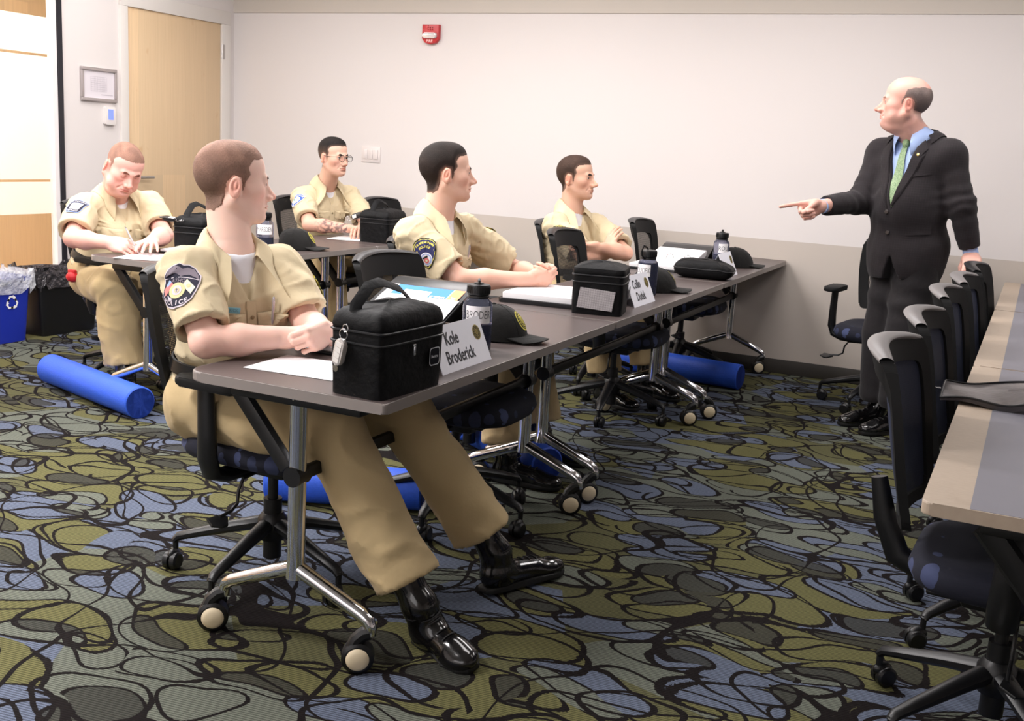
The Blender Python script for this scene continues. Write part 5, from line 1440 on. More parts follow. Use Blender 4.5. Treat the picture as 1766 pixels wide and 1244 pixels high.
    kn.ell(c, (.019, .014, .020), Rk, .01); kn.ell(c-u*.012, (.013, .012, .018), Rk, .01)
    sdf_obj('tie_knot', [nets(kn, c-.035, c+.035, .0025, 0)], mt, tl, base)
    # jacket
    Jk = SDF(); torso(Jk, J, .024, b, .04, belly=.03); Rj = np.stack([r, f, u], 1)
    for s in 'RL':
        sg = 1 if s == 'R' else -1
        Jk.ell(J['sh'+s]+r*sg*.006+u*.004, (.055, .070, .055), Rj, .04)
        sh_, el, wr = J['sh'+s], J['el'+s], J['wr'+s]
        Jk.cone(sh_+r*sg*.005, el, .074, .064, .035); e = wr-unit(wr-el)*.035; Jk.cone(el, e, .064, .050, .02)
    Jk.ell(J['hip']+u*.02, (.192, .155, .20), Rj, .06); Jk.ell(J['hip']-u*.06+f*.01, (.196, .158, .16), Rj, .03)
    Jk.ell(Nk-u*.36+f*.025, (.192, .150, .20), Rj, .05); Jk.ell(Nk-u*.22+f*.0, (.188, .135, .18), Rj, .04)
    def folds(p):
        d = waves(p, 41, 20, .007, 6)+waves(p, 44, 50, .0022, 5)
        for s in 'RL':
            el = J['el'+s]; sh_ = J['sh'+s]; wr = J['wr'+s]; a1 = unit(wr-sh_); v = p-el; q = np.linalg.norm(v, axis=1)
            d = d+np.sin((v@a1)*105+waves(p, 50, 25, 3))*np.exp(-(q/.11)**2)*.0045
            w2 = np.linalg.norm(p-wr, axis=1); d = d*np.clip((w2-.05)/.06, 0, 1)
        return d
    Jk.fn(folds)
    for s in 'RL':
        wr, el = J['wr'+s], J['el'+s]; d = unit(wr-el); e = wr-d*.035
        def cut(p, e=e, d=d):
            v = p-e; a = v@d; rad = np.linalg.norm(v-np.outer(a, d), axis=1)
            return np.maximum(np.maximum(-a, rad-.075), a-.10)
        Jk.sub(cut, .003); Jk.cone(e-d*.04, e+d*.03, .035, .037, .004, 's')
    # front opening: V down to the button, cutaway below
    c0 = Nk+f*.20
    def vee(p):
        q = p-Nk; x = q@r; z = q@u; y = q@f
        w = .085*np.clip((z+.37)/.37, 0, 1.4)**.9+.000
        w2 = np.clip((-.60-z)*.38, 0, .12)
        return np.maximum(np.maximum(np.abs(x+.006)-np.maximum(w, w2), .02-y), np.where((z < -.37) & (z > -.60), 1.0, -1.0)*.02)
    Jk.sub(vee, .004)
    Jk.cone(Nk-u*.03, Nk+u*.12+f*.02, .076, .090, .006, 's')
    Jk.plane(J['hip']-u*.130, -u, .006)
    V, F = nets(Jk, *bbox([Nk, J['shR'], J['shL'], J['wrR'], J['wrL'], J['elR'], J['elL'], J['hip']-u*.14], .21), .0075, 0)
    jk = sdf_obj('suit_jacket', [(V, F)], M_suit, t, base)
    # lapels, collar
    for sg in (1, -1):
        L_ = MB(); edge = [(.080, -.030), (.070, -.08), (.050, -.18), (.026, -.28), (.006, -.365)]
        outr = [(.112, -.030), (.138, -.072), (.112, -.082), (.134, -.102), (.100, -.20), (.056, -.30), (.010, -.368)]
        poly = [(x*sg-.006, y) for x, y in edge[::-1]]+[(x*sg-.006, y) for x, y in outr]
        V2, F2 = ring_grid(dense(poly, .01), 5)
        nE = len(dense(poly, .01)); k_ = np.arange(len(V2))//nE; offs = np.where(k_ == 0, .003, .0085)
        sticker(L_, lambda p, o_=offs: Jk(p)-o_, c0, unit(f-r*sg*.15), u, V2, F2, 0.0, 7); L_.v[0] = L_.v[0]-base
        L_.build('lapel', M_suit, jk, recalc=False)
    def jcol(a, v):
        pass
    Jc = dict(J); 
    CM = MB(); A = np.linspace(-2.1, 2.1, 41); rows = []
    for a in A:
        e = -f*math.cos(a)+r*math.sin(a); q = abs(a)/2.1
        top = Nk+u*(.040-.030*q)+e*.082-f*(.012*(1-q)); out = Nk+e*(.112+.03*q)-u*(.015+.02*q)+f*.02*q
        out = snap(Jk, out[None], .006, 4)[0]; rows.append((top-u*.03-e*.002, top, top+e*.008, (top+out)/2+e*.012, out))
    G = np.array(rows); CM.add(G.reshape(-1, 3)-base, [(i*5+k, i*5+k+1, i*5+k+6, i*5+k+5) for i in range(40) for k in range(4)]); CM.build('jacket_collar', M_suit, jk, sharp=70)
    for z in (-.385, -.49):
        c = snap(Jk, (Nk+f*.2+u*z+r*(.014))[None], .003, 8)[0]; MB().lathe([(0, 0), (.010, 0), (.0105, .003), (.007, .004), (0, .0028)], 18, Rj@rotm(-PI/2, 0, 0), c-base).build('jacket_button', mat('dark_button', (50, 42, 40), .35), jk)
    def flat_on(name, polyp, n, off, m, par):
        q = MB(); sticker(q, Jk, c0, n, u, *ring_grid(dense(polyp, .01), 4), off, 7); q.v[0] = q.v[0]-base; return q.build(name, m, par, recalc=False)
    flat_on('breast_pocket', [(.175, -.200), (.085, -.212), (.086, -.190), (.174, -.178)], unit(f-r*.35), .004, M_suit, jk)
    flat_on('pocket_flap', [(.20, -.44), (.08, -.452), (.08, -.50), (.20, -.49)], unit(f-r*.5), .006, M_suit, jk)
    pn = MB(); c = snap(Jk, (Nk+f*.19-u*.085-r*.105)[None], .013, 8)[0]
    pn.lathe([(0, 0), (.008, 0), (.007, .0015), (.004, .002), (0, .003)], 16, Rj@rotm(-PI/2, 0, 0), c-base); pn.build('lapel_pin', mat('gold_pin', (226, 206, 140), .25, .8), jk)
    # shirt cuffs
    for s in 'RL':
        wr, el = J['wr'+s], J['el'+s]; d = unit(wr-el); MB().tube([wr-d*.06-base, wr-d*.03-base, wr-d*.004-base, wr-d*.002-base, wr-d*.004-base, wr-d*.02-base], [.0345, .0355, .0365, .0355, .034, .033], 24, cap=False).build('shirt_cuff', M_oxford, sh)
    # trousers
    Tr = SDF(); Tr.ell(J['hip']+u*.03, (.180, .150, .16), Rj, .03); trouser(Tr, J, .008, .094, 1.08, kn=.094, hemfrac=.90)
    Tr.fn(lambda p: waves(p, 61, 20, .008, 6)+np.sin(p[:, 2]*60+waves(p, 62, 14, 4))*.004*np.exp(-((p[:, 2]-.12)/.1)**2)+np.sin(p[:, 2]*44+waves(p, 66, 10, 5))*.004*np.exp(-((p[:, 2]-.72)/.12)**2))
    for s in 'RL':
        kn_, an = J['kn'+s], J['an'+s]; d = unit(an-kn_); e = kn_+(an-kn_)*.92
        def cut(p, e=e, d=d):
            v = p-e; a = v@d; rad = np.linalg.norm(v-np.outer(a, d), axis=1)
            return np.maximum(np.maximum(-a, rad-.12), a-.2)
        Tr.sub(cut, .003); Tr.cone(e-d*.05, e+d*.1, .078, .085, .004, 's')
    V, F = nets(Tr, *bbox([J['hip'], J['knR'], J['knL'], J['anR'], J['anL']], .17), .0085, 0)
    sdf_obj('trousers', [(V, F)], M_suittr, t, base)
    for s in 'RL': boot(J['toe'+s], J['heel'+s], J['an'+s], 'dress_shoe', t, base, high=.05)
import time as _time
_t0 = _time.time(); cast(); print('cast', _time.time()-_t0); _t0 = _time.time(); speaker(); print('speaker', _time.time()-_t0)
# ------------------------------------------------------------------ things on and under the tables
M_nylon = fabric_mat('black_nylon', (11, 11, 13), .6, .35, var=.1, scale=18, sheen=.0)
M_zip = mat('zipper_black', (34, 34, 36), .4)
M_bright = mat('bright_steel', (232, 236, 240), .22, .9)
M_paper = mat('white_paper', (240, 238, 240), .8)
M_card = mat('white_card', (238, 238, 246), .7)
M_ink = mat('black_ink', (24, 22, 32), .6)
M_vinyl = mat('black_vinyl', (20, 20, 23), .32, bump=(40, .12, .003))
M_badge = mat('badge_rim', (214, 216, 222), .35, .0)
TT = .7352
def letters(mb, s_, size, R, t, bold=.02, sx=1.0, z=.0004):
    V, F = text_geo(s_, size, bold, sx); V = V.copy(); V[:, 2] += z; mb.add(V, F, R, t)
def face_R(n, up=(0, 0, 1)):
    n = unit(n); r = unit(np.cross(up, n)); u = np.cross(n, r); return np.stack([r, u, n], 1)      # local xy on a surface facing n
def lunch_bag(label, loc, rz, w=.16, l=.28, h=.165, mesh_side=False, lidh=.035, handle=True, group='black lunch bags on the tables'):
    t = thing('lunch_bag', label, 'bag', loc, rz, group)
    def shell(z0, z1, k0, k1, bulge, sw, sl, name, par):
        b = MB(); n = 48; rows = 9
        def fn(u, v):
            a = 2*PI*u; ca, sa = math.cos(a), math.sin(a); e = .22
            x = math.copysign(abs(ca)**e, ca)*sw/2; y = math.copysign(abs(sa)**e, sa)*sl/2
            k = k0+(k1-k0)*v+bulge*math.sin(PI*v)
            wob = 1+.006*math.sin(7*a+9*v)+.004*math.sin(13*a+4*v)
            return (x*k*wob, y*k*wob, z0+(z1-z0)*v)
        b.grid(fn, n, rows, True); b.f.append(tuple(range(n))[::-1]); b.m.append(0); b.f.append(tuple(range((rows-1)*n, rows*n))); b.m.append(0)
        return b.build(name, M_nylon, par, sharp=50)
    shell(0, h, .97, 1.0, .012, w, l, 'bag_body', t)
    # lid with padded, slightly domed top
    b = MB(); n = 48
    prof = [(1.0, h+.001), (1.012, h+.008), (1.0, h+.016), (.99, h+.022), (.94, h+lidh*.75+.010), (.84, h+lidh+.010), (.5, h+lidh+.020), (.02, h+lidh+.022)]
    def fn(u, v):
        a = 2*PI*u; ca, sa = math.cos(a), math.sin(a); i = int(v*(len(prof)-1)+.001); k, z = prof[min(i, len(prof)-1)]; e = .22+.35*(1-k)
        return (math.copysign(abs(ca)**e, ca)*w/2*k, math.copysign(abs(sa)**e, sa)*l/2*k, z+.004*math.sin(5*a)*(1-k))
    b.grid(fn, n, len(prof), True); b.f.append(tuple(range((len(prof)-1)*n, len(prof)*n))); b.m.append(0)
    lid = b.build('lid', M_nylon, t, sharp=50)
    for z, nm in ((h-.004, 'zipper'), (h*.80, 'pocket_seam')):
        q = MB(); P = [(math.copysign(abs(math.cos(a))**.22, math.cos(a))*(w/2+.002), math.copysign(abs(math.sin(a))**.22, math.sin(a))*(l/2+.002), z) for a in np.linspace(0, 2*PI, 65)]
        q.tube(P, .0030, 6, cap=False); q.build(nm, M_zip, t)
    if handle:
        q = MB(); P = [(-.01, -l*.46, h+.004), (-.02, -l*.40, h+lidh+.02), (-.02, -l*.22, h+lidh+.062), (-.015, -.02, h+lidh+.068), (-.01, l*.20, h+lidh+.045), (-.01, l*.36, h+lidh+.014)]
        q.tube(P, .016, 10, flat=.22, up=(0, 0, 1)); q.build('handle', M_nylon, t)
    q = MB(); q.box((w/2+.006, -.012, h*.74), (.004, .010, .007), .001); q.box((w/2+.007, -.012, h*.655), (.0025, .008, .022), .001); q.build('zipper_pull', M_bright, t)
    q = MB(); R = face_R((1, 0, 0)); c = np.array([w/2+.0065, .078 if l > .25 else .06, h*.50])
    V, F = ring_grid(rr_poly(.046, .046, .009), 1, .90); q.mi = 0; q.add(np.c_[V, np.full(len(V), .0012)], F, R, c)
    q.mi = 0; letters(q, 'Bentgo', .0105, R, c, .02, 1.0, .0012); q.mi = 1; V, F = ring_grid(rr_poly(.046, .046, .009), 1); q.add(np.c_[V, np.full(len(V), .0004)], F, R, c)
    q.build('badge', [M_badge, mat('badge_field', (16, 18, 26), .3)], t, recalc=False)
    if mesh_side:
        m, nt, bb = nt_new('grey_white_mesh'); ch = nt.nodes.new('ShaderNodeTexChecker'); nt.links.new(COORD(nt, rot=(.0, .8, 0)), ch.inputs[0]); ch.inputs['Scale'].default_value = 420
        ch.inputs['Color1'].default_value = lin((212, 206, 208))+(1,); ch.inputs['Color2'].default_value = lin((96, 90, 94))+(1,); nt.links.new(ch.outputs[0], bb.inputs['Base Color'])
        q = MB(); V, F = ring_grid(dense([(-.074, -.038), (.062, -.046), (.072, .030), (-.064, .040)], .01), 3); q.add(np.c_[V, np.full(len(V), .0)], F, face_R((0, -1, 0)), (0, -l/2-.0065, h*.42)); q.build('mesh_pocket', m, t, recalc=False)
    return t
def key_fob(label, loc, R, dark=False, s=1.0):
    t = thing('key_fob', label, 'key', loc)
    q = MB(); q.prism([(x*s, y*s) for x, y in rr_poly(.030, .068, .013)], -.007*s, .007*s, R, bev=.003*s); q.build('fob_case', mat('fob_dark', (30, 28, 32), .3) if dark else mat('fob_silver', (206, 200, 196), .35, .3), t)
    b = MB()
    for k in range(4 if not dark else 2): b.prism(rr_poly(.019*s, .0118*s, .002*s, 3, 0, (.020-.0135*k)*s), .0068*s, .0085*s, R)
    b.build('fob_buttons', mat('fob_button', (226, 222, 218), .4), t)
    g = MB()
    for (c, r_) in (((0, .046, 0), .013), ((.004, .064, .002), .009)):
        P = [np.asarray(R)@(np.array([c[0]+r_*math.cos(a), c[1]+r_*math.sin(a), c[2]])*s) for a in np.linspace(0, 2*PI, 25)]; g.tube(P, .0014*s, 6, cap=False)
    g.lathe([(.0045*s, -.002*s), (.009*s, -.002*s), (.009*s, .002*s), (.0045*s, .002*s)], 16, R, np.asarray(R)@np.array([0, -.042*s, .001])); g.build('key_ring', M_silver, t)
    return t
def place_card(label, loc, rz, w, lines, off=0, size=.052, seal=True):
    t = thing('place_card', label, 'name card', loc, rz, 'folded name cards')
    h, d = .122, .052; th = .0012
    q = MB(); q.prism([(d, 0), (d-th*2, 0), (0, h-th*2), (-d+th*2, 0), (-d, 0), (0, h)], -w/2, w/2, np.array([[1, 0, 0], [0, 0, 1], [0, 1, 0]])); q.build('folded_card', M_card, t)
    R = face_R((h, 0, d)); c = np.array([d/2, 0, h/2])
    q = MB()
    for i, (s_, x, y) in enumerate(lines): letters(q, s_, size, R, c+R@np.array([x, y, 0]), .012, .78, .001)
    if lines: q.build('card_lettering', M_ink, t, recalc=False)
    if seal:
        q = MB(); mats = []
        for lv, m, (V, F) in seal_layers(.0225, mat('seal_gold', (170, 150, 72), .6), P_black):
            if m not in mats: mats.append(m)
            q.mi = mats.index(m); V = np.asarray(V); q.add(np.c_[V, np.full(len(V), .0006+.0003*lv)], F, R, c+R@np.array([w/2-.040, .022, 0]))
        q.build('card_seal', mats, t, recalc=False)
    return t
def bottle_mats():
    m, nt, b = nt_new('smoke_blue_plastic'); b.inputs['Base Color'].default_value = lin((188, 194, 222))+(1,); b.inputs['Transmission Weight'].default_value = .95; b.inputs['Roughness'].default_value = .06; b.inputs['IOR'].default_value = 1.12
    m2 = mat('bottle_liquid', (26, 28, 52), .15)
    return m, m2
M_bot, M_liq = bottle_mats()
def water_bottle(label, loc, rz, text, fill=.55, loop=False, lw=.9, full=False):
    t = thing('water_bottle', label, 'bottle', loc, rz, 'wide mouth water bottles')
    H_ = .158
    MB().lathe([(0, .0), (.040, .0), (.045, .006), (.0455, .02), (.0455, .135), (.043, .148), (.034, .158), (.029, .163), (.029, .172), (0, .172)], 40).build('bottle_body', M_bot, t, sharp=50)
    MB().lathe([(0, .004), (.038, .004), (.0425, .010), (.0425, .005+.150*fill), (0, .005+.150*fill)], 32).build('water', M_liq, t)
    c = MB(); c.lathe([(.031, .160), (.0335, .162), (.0335, .168), (.031, .170), (.034, .172), (.035, .175), (.035, .198), (.033, .201), (0, .203)], 36)
    for k in range(30):
        a = 2*PI*k/30; c.box((.0352*math.cos(a), .0352*math.sin(a), .186), (.002, .003, .020), 0, R=rotm(0, 0, a))
    cap = c.build('bottle_cap', M_blk, t)
    q = MB()
    if loop: q.tube([(.030, 0, .164), (.044, 0, .166), (.062, 0, .180), (.066, 0, .205), (.052, 0, .222), (.028, 0, .216), (.010, 0, .205)], .0052, 8, flat=.45, up=(0, 1, 0))
    else: q.tube([(-.012, 0, .203), (-.010, 0, .212), (0, 0, .216), (.010, 0, .212), (.012, 0, .203)], .004, 8); q.lathe([(.0, .2025), (.016, .2025), (.015, .206), (0, .207)], 20)
    q.build('cap_loop', M_blk, cap)
    lb = MB(); a0 = lw
    lb.grid(lambda u, v: (.0462*math.cos((u-.5)*2*a0), .0462*math.sin((u-.5)*2*a0), .088+.052*v), 25, 3)
    l = lb.build('paper_label', M_paper, t, recalc=False)
    q = MB(); V, F = text_geo(text, .038, -.010, .80); V = V.copy(); mx = np.abs(V[:, 0]).max(); sc = min(1, a0*.0462*.97/mx)
    an = V[:, 0]*sc/.0466; P = np.stack([.0466*np.cos(an), .0466*np.sin(an), .113+V[:, 1]*.9], 1); q.add(P, F); q.build('handwriting', M_ink, l, recalc=False)
    return t
def ball_cap(label, loc, rz, seal=True):
    t = thing('baseball_cap', label, 'cap', loc, rz, 'black caps with a round emblem')
    M = fabric_mat('black_cap_cloth', (26, 25, 24), .85, .2, scale=30) if 'black_cap_cloth' not in bpy.data.materials else bpy.data.materials['black_cap_cloth']
    def dome(a, v):
        th = v*PI/2; rr = math.cos(th)**.78; x, y = .100*rr*math.cos(a), .080*rr*math.sin(a)
        z = .108*math.sin(th)**.95
        return np.array([x-.016*math.sin(th)+.004*math.cos(a), y, z+.004])
    b = MB(); b.grid(lambda u, v: dome(2*PI*u, v*.985), 48, 16, True); b.build('crown', M, t, sharp=80)
    s = MB()
    for k in range(6):
        s.tube([dome(PI/6+k*PI/3, v)*1.004 for v in np.linspace(.03, .97, 14)], .0009, 5)
    s.lathe([(0, .004), (.007, .002), (.006, -.003), (0, -.003)], 14, None, (-.016, 0, .113)); s.build('seams', M, t)
    br = MB()
    def brim(u, v):
        a = (u-.5)*2.05; x0, y0 = .096*math.cos(a), .078*math.sin(a); ext = .078*math.cos(a*.74)**.7
        x = x0+ext*v; y = y0*(1+.04*v); z = .012-.004*v-.55*(abs(y)**1.6)*(.4+.9*v)*1.2
        return np.array([x, y, max(.003, z+.010)])
    n1, n2 = 25, 8
    V = [brim(i/(n1-1), j/(n2-1)) for j in range(n2) for i in range(n1)]; V2 = [p-np.array([0, 0, .003]) for p in V]
    F = [(j*n1+i, j*n1+i+1, (j+1)*n1+i+1, (j+1)*n1+i) for j in range(n2-1) for i in range(n1-1)]; k = len(V)
    F2 = [tuple(q+k for q in f[::-1]) for f in F]; E = [((n2-1)*n1+i, (n2-1)*n1+i+1, k+(n2-1)*n1+i+1, k+(n2-1)*n1+i) for i in range(n1-1)]
    br.add(V+V2, F+F2+E); br.build('brim', M, t)
    if seal:
        q = MB(); mats = []
        for lv, m, (V, F) in seal_layers(.029, P_yellow, P_black):
            if m not in mats: mats.append(m)
            q.mi = mats.index(m); V = np.asarray(V)
            P = []
            for x, y in V:
                a = x/.080; v = .40+y/.135; p = dome(a, v); e = 1e-3; n = np.cross(dome(a+e, v)-p, dome(a, v+e)-p); n = unit(n); P.append(p+n*(.0012+.0004*lv))
            q.add(P, F)
        q.build('emblem', mats, t, recalc=False)
    return t
def sheet(name, label, cat, loc, rz, w, l, m, z=.0015, curl=.0, n=10, group=None, lines=False):
    t = thing(name, label, cat, loc, rz, group); b = MB()
    fn = lambda u, v: (w*(u-.5), l*(v-.5), z+curl*(abs(u-.5)*2)**3)
    V = [fn(i/(n-1), j/(n-1)) for j in range(n) for i in range(n)]; V2 = [(x, y, zz-.0009) for x, y, zz in V]; k = len(V)
    F = [(j*n+i, j*n+i+1, (j+1)*n+i+1, (j+1)*n+i) for j in range(n-1) for i in range(n-1)]; F2 = [tuple(q+k for q in f[::-1]) for f in F]
    b.add(V+V2, F+F2); b.build('page', m, t)
    if lines:
        q = MB()
        for i in range(9): q.box((0.0, l*.36-i*.026, z+.0006), (w*.7*(1 if i % 3 else .8), .0022, .0003))
        q.build('printed_lines', mat('grey_print', (186, 184, 190), .8), t)
    return t
def portfolio(label, loc, rz, w=.26, l=.32, h=.022):
    t = thing('portfolio', label, 'binder', loc, rz, 'black portfolios')
    MB().prism(rr_poly(w, l, .02), 0, h*.45, bev=.004).build('lower_cover', M_vinyl, t)
    MB().prism(rr_poly(w-.03, l-.03, .004), h*.45, h, bev=.001).build('paper_stack', M_paper, t)
    return t
# --- nearest table
lunch_bag('black lunch bag with silver key fob at the corner of the nearest table', (-1.375, 2.275, TT), -.07)
key_fob('silver key fob hanging on the nearest black lunch bag', (-1.415, 2.118, .845), face_R((-.25, -1, .0), (.28, 0, 1)))
place_card('folded white name card on the nearest table, beside the black lunch bag', (-1.385, 2.640, TT), .0, .295, [('Kole', -.045, .024), ('Broderick', -.020, -.028)])
water_bottle('water bottle with BRODER label on the nearest table', (-1.435, 2.885, TT), -1.05, 'BRODER', .52)
ball_cap('black cap with yellow emblem on the nearest table', (-1.470, 3.105, TT), .12)
sheet('paper_sheet', 'white paper sheet on the nearest table in front of the seated man', 'paper', (-1.665, 2.345, TT), .06, .27, .21, M_paper)
portfolio('black portfolio under the forearm of the nearest seated man', (-1.72, 2.62, TT), 0, .25, .20, .02)
def arch_binder(label, loc, rz, w, prof, th=.006):
    t = thing('ring_binder', label, 'binder', loc, rz)
    P = np.array(prof); b = MB(); n = len(P)
    T_ = np.gradient(P, axis=0); T_ /= np.linalg.norm(T_, axis=1)[:, None]; Nn = np.stack([-T_[:, 1], T_[:, 0]], 1); Q = P+Nn*th
    poly = [tuple(p) for p in P]+[tuple(q) for q in Q[::-1]]
    b.prism(poly, -w/2, w/2, np.array([[0, 0, 1], [1, 0, 0], [0, 1, 0]]), bev=.0015); b.build('vinyl_cover', M_vinyl, t)
    return t
t = arch_binder('black ring binder with arched cover holding a blue and white booklet', (-1.725, 2.70, TT), .02, .31, [(0, .0), (.10, .012), (.22, .050), (.33, .098), (.41, .130), (.47, .150), (.52, .148), (.55, .11), (.555, .05), (.557, .002)])
def page_on(name, label, cat, dz, layers, y0, y1, w, x0=0):
    t = thing(name, label, cat, (-1.725+x0, 2.70, TT), .02)
    prof = [(0, .0), (.10, .012), (.22, .050), (.33, .098), (.41, .128), (.45, .135)]
    def zz(y): return float(np.interp(y, [p[0] for p in prof], [p[1] for p in prof]))+.008+dz
    def mk(poly, m, d, nm, par):
        V, F = ring_grid(dense(poly, .02), 5); q = MB(); P = [(x, y, zz(y)+d) for x, y in V]; q.add(P, F); return q.build(nm, m, par, recalc=False)
    pg = mk([(-w/2, y0), (w/2, y0), (w/2, y1), (-w/2, y1)], layers[0], 0, 'page', t)
    und = MB(); V, F = ring_grid(dense([(-w/2, y0), (w/2, y0), (w/2, y1), (-w/2, y1)], .02), 5); und.add([(x, y, zz(y)-.0012) for x, y in V], [f[::-1] for f in F]); und.build('page_underside', M_paper, t, recalc=False)
    return t, mk, pg, zz
M_bl = mat('blue_print', (44, 132, 206), .55); M_or = mat('orange_print', (240, 156, 100), .55); M_grid = mat('table_print', (224, 216, 226), .7)
bk, mk, pg, zz = page_on('booklet', 'blue and orange printed booklet lying open on the arched black binder', 'booklet', .0015, [M_bl], .20, .415, .275)
mk([(-.1375, .20), (-.110, .20), (-.110, .415), (-.1375, .415)], M_paper, .0006, 'page_margin', bk)
mk([(.098, .20), (.1375, .20), (.1375, .415), (.098, .415)], M_or, .0006, 'orange_band', bk); mk([(.095, .20), (.098, .20), (.098, .415), (.095, .415)], M_paper, .0007, 'page_rule', bk)
g_ = mk([(-.072, .20), (.028, .20), (.028, .385), (-.072, .385)], M_grid, .0006, 'printed_table', bk)
q = MB()
for i in range(6):
    for x0, w_ in ((-.068, .028), (-.034, .028), (0, .024)):
        y = .36-.010*i; q.add([(x0, y, zz(y)+.0012), (x0+w_, y, zz(y)+.0012), (x0+w_, y+.002, zz(y+.002)+.0012), (x0, y+.002, zz(y+.002)+.0012)], [(0, 1, 2, 3)])
q.build('table_rows', mat('row_print', (176, 168, 186), .7), g_, recalc=False)
q = MB()
for s_, x, y, sz in (('Em', .078, .345, .026), ('Res', .058, .345, .024), ('for C', .040, .345, .015), ('AC', .118, .345, .030)):
    V, F = text_geo(s_, sz, .03); c, sn = 0, -1
    P = np.stack([x+V[:, 1], y-V[:, 0]], 1); P = [(a, b_, zz(b_)+.0014) for a, b_ in P]; q.add(P, F)
q.build('booklet_lettering', mat('white_print', (238, 240, 232), .6), bk, recalc=False)
page_on('paper_sheet', 'loose white pages covering the lower half of the blue booklet', 'paper', .0040, [M_paper], -.02, .345, .285, .006)
# --- second table
portfolio('black binder with a thick stack of white pages under clasped hands', (-1.69, 4.08, TT), .08, .33, .40, .040)
lunch_bag('black lunch bag with a grey mesh side pocket', (-1.425, 3.93, TT), .22, .20, .21, .155, True, .02, False)
place_card('folded white name card on the middle table, by the bag with mesh pocket', (-1.40, 4.275, TT), .0, .27, [('Collin', -.035, .024), ('Dudek', -.020, -.028)])
water_bottle('water bottle whose label ends in EK on the middle table', (-1.44, 4.56, TT), -1.75, 'DUDEK', .95, True, .75)
ball_cap('black cap behind the water bottle on the middle table', (-1.455, 4.735, TT), .55)
# --- third table
bag3 = thing('soft_pouch', 'black soft pouch lying flat on the far table of the centre row', 'bag', (-1.43, 5.50, TT), .10)
b = MB()
def pch(u, v):
    a = 2*PI*u; ca, sa = math.cos(a), math.sin(a); e = .45; k = math.sin(PI*min(.999, max(.001, v)))**.35; z = .048*(1-math.cos(PI*v))
    return np.array([math.copysign(abs(ca)**e, ca)*.155*k, math.copysign(abs(sa)**e, sa)*.095*k, z*(1-.16*(ca*k > .3)*abs(ca))+.003*math.sin(9*a)*k*v])
b.grid(pch, 48, 15, True); b.build('pouch_body', M_nylon, bag3, sharp=70)
b = MB(); b.tube([pch(u, .52)*1.01 for u in np.linspace(0, 1, 49)], .003, 6, cap=False); b.tube([(-.15, -.05, .02), (-.19, -.06, .012), (-.235, -.05, .006), (-.25, -.02, .006)], .008, 8, flat=.3); b.build('zip_and_strap', M_zip, bag3)
place_card('folded white name card on the far table, half behind the black pouch', (-1.385, 5.71, TT), .0, .26, [])
water_bottle('water bottle with loop cap raised, by the open binder on the far table', (-1.50, 6.10, TT), -1.05, 'ROU', .5, False, .62)
ball_cap('black cap on the far table, nearest the back wall', (-1.44, 6.25, TT), .55, False)
t = arch_binder('black binder cover arched behind the open white pages on the far table', (-1.74, 5.92, TT), .05, .30, [(0, .0), (.10, .006), (.24, .02), (.34, .055), (.42, .085), (.47, .092), (.50, .075), (.51, .03), (.512, .002)])
ob = thing('ring_binder', 'open ring binder with white pages and silver rings on the far table', 'binder', (-1.74, 5.86, TT), .05)
q = MB(); q.prism([(0, .002), (.02, .035), (.20, .055), (.36, .080), (.38, .075), (.36, .012), (.20, .004)], -.14, .14, np.array([[0, 0, 1], [1, 0, 0], [0, 1, 0]]), bev=.002); q.build('page_stack', M_paper, ob)
q = MB()
for x in (-.10, 0, .10):
    q.tube([np.array([x+.022*math.cos(a), .055+.004*math.cos(a), .034+.036*math.sin(a)]) for a in np.linspace(.1, PI-.1, 13)], .0016, 6)
q.build('binder_ring', M_silver, ob)
portfolio('black portfolio with white pages before the open ring binder on the far table', (-1.74, 5.68, TT), .03, .30, .22, .03)
# --- left row
lunch_bag('black lunch bag beside the writing man, key fob on top', (-3.56, 4.12, TT), .15, .17, .26, .155)
key_fob('dark key fob lying on top of the bag beside the writing man', (-3.64, 3.98, TT+.185), face_R((.1, -.2, 1), (1, .1, 0)), True, 1.1)
sheet('paper_sheet', 'white form the writing man writes on', 'paper', (-3.72, 3.915, TT), .35, .21, .28, M_paper, lines=True)
portfolio('black portfolio with white page under the left hand of the writing man', (-3.72, 4.20, TT), .1, .24, .20, .018)
pen = thing('pen', 'silver ballpoint pen held by the writing man', 'pen', (-3.80, 3.915, .80))
q = MB(); a_, b_ = np.array([.022, .010, -.060]), np.array([-.040, -.018, .072]); q.cyl(a_, a_+(b_-a_)*.12, .0008, .0038, 10); q.cyl(a_+(b_-a_)*.12, a_+(b_-a_)*.92, .0042, .0042, 12); q.build('barrel', mat('pen_barrel', (206, 202, 206), .3, .4), pen)
MB().cyl(a_+(b_-a_)*.92, b_, .0026, .0022, 10).build('clicker', M_silver, pen)
water_bottle('water bottle with MARSDEN label on the left row table', (-3.575, 4.62, TT), -.95, 'MARSDEN', .45, True, .95)
ball_cap('black cap with yellow emblem on the left row table', (-3.515, 4.83, TT), .35)
lunch_bag('black lunch bag in front of the man with glasses, dark key fob at its side', (-3.49, 5.66, TT), .10, .20, .27, .145)
key_fob('dark key fob clipped to the side of the bag before the man with glasses', (-3.605, 5.545, TT+.15), face_R((-.1, -1, .1), (-1, 0, -.35)), True, 1.15)
sheet('paper_sheet', 'white page beside the black bag in front of the man with glasses', 'paper', (-3.70, 5.63, TT), .2, .21, .28, M_paper)
